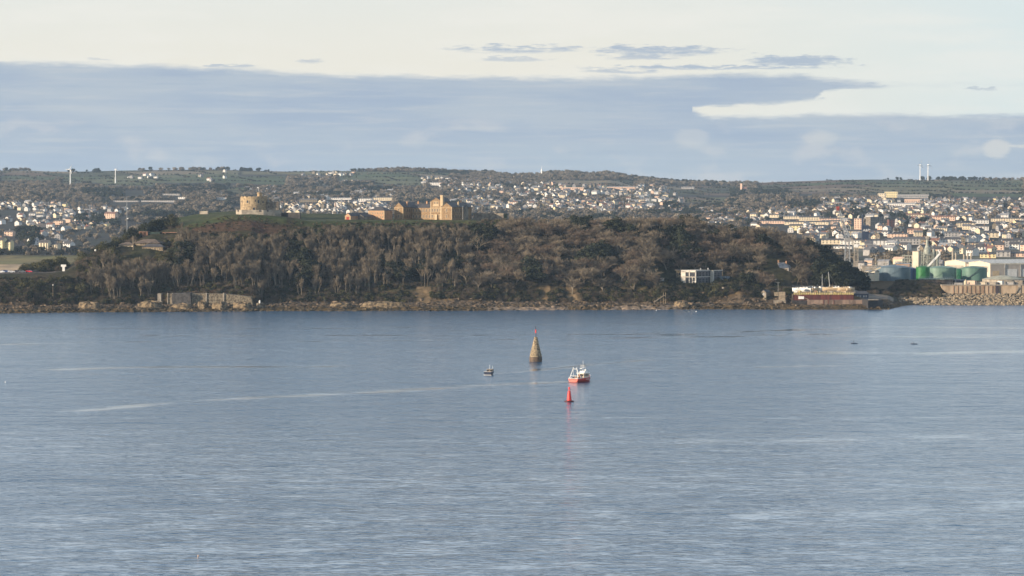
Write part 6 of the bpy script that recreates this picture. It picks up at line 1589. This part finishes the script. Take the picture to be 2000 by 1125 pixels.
# small dark boat, stern on
D = F*HC/(732-YH)
t_ = root('small_motor_boat', 956.5, D, 0, 0, 'small dark-hulled motor boat with a cream wheelhouse left of the beacon', 'motor boat')
t_.rotation_euler = (0, 0, math.radians(-14)); t_.scale = (1.12, 1, .88)
link('hull', hull_mesh(6.2, 2.7, 1.35, M_bluedk, sheer=.35, transom=.9), t_)
mb = MB(); mb.box(-1.25,1.25,-3.13,-3.08,-.02,.12); mb.bar((-1.2,-3.1,1.38),(1.2,-3.1,1.38),.08); mb.bar((1.25,-3,1.38),(1.3,1,1.5),.08); mb.bar((-1.25,-3,1.38),(-1.3,1,1.5),.08); mb.build('white_trim', M_wpaint, t_)
w_ = MB(); w_.box(-.85,.85,-.4,1.5,.9,2.15); w_o = w_.build('wheelhouse', M_wood, t_); MB().box(-1.05,1.05,-.6,1.7,2.15,2.25).build('roof', M_grey, w_o)
for x in (-.5,.5): MB().box(x-.3,x+.3,-.44,-.4,1.4,1.95).build('window', M_glass, w_o)
MB().tube((-.1,.4,2.25),(-.1,.4,4.0),.05,.03,6).build('mast', M_wpaint, t_); MB().tube((.8,.6,2.2),(.8,.6,3.6),.03,.02,6).build('aerial', M_wpaint, t_)
for px, y, lab in ((1669,671.5,'tiny dark rowing boat with one upright figure, left of two on the right-hand water'),(1786,672.5,'tiny dark rowing boat lying low, right of two on the right-hand water')):
    D = F*HC/(y-YH); t_ = root('rowing_boat', px, D, 0, 0, lab, 'rowing boat', None); t_.rotation_euler = (0, 0, math.radians(75))
    link('hull', hull_mesh(3.0, .9, .3, M_bluedk, sheer=.3, transom=.4), t_); MB().box(-.4,.4,-.3,-.1,.2,.26).build('thwart', M_wood, t_)
    person(0,0,0, M_bluedk, 'dark figure standing in the '+('left' if px < 1700 else 'right')+' tiny rowing boat', on_boat(t_, 0, .2, -.1 if px < 1700 else -.75), 1.2)
for px, y, s_, m_, lab in ((385,1088.5,.17,M_pink,'tiny pink buoy alone in the near water at lower left'),(9,747,.22,M_wpaint,'tiny white buoy near the left edge of the water'),(1282,606.5,.3,M_wpaint,'small white buoy close under the beach stairs'),(1360,609,.36,M_wpaint,'white mooring buoy below the modern house shore')):
    D = F*HC/(y-YH); t_ = root('mooring_buoy', px, D, 0, 0, lab, 'buoy')
    MB().lathe([(.02,-s_),(s_*.7,-s_*.7),(s_,0),(s_*.8,s_*.6),(s_*.3,s_)], 16).build('float', m_, t_); MB().tube((0,0,s_*.9),(0,0,s_*1.9),s_*.15,s_*.1,6).build('handle', m_, t_)
# ---------------------------------------------------------------- haze: one closed box of even air
mb = MB(); mb.box(-6000, 6000, -900, 9550, -10.0, 215.0)
m = bpy.data.materials.new('haze_air'); m.use_nodes = True; m.node_tree.nodes.clear(); t = NT(m.node_tree)
pv = t.n('ShaderNodeVolumePrincipled'); pv.inputs['Color'].default_value = (.60, .79, 1.0, 1); pv.inputs['Density'].default_value = 0.000036
pv.inputs['Anisotropy'].default_value = 0.2
oo = t.n('ShaderNodeOutputMaterial'); t.t.links.new(pv.outputs[0], oo.inputs['Volume'])
o = mb.build('haze', m); tag(o, kind='stuff')
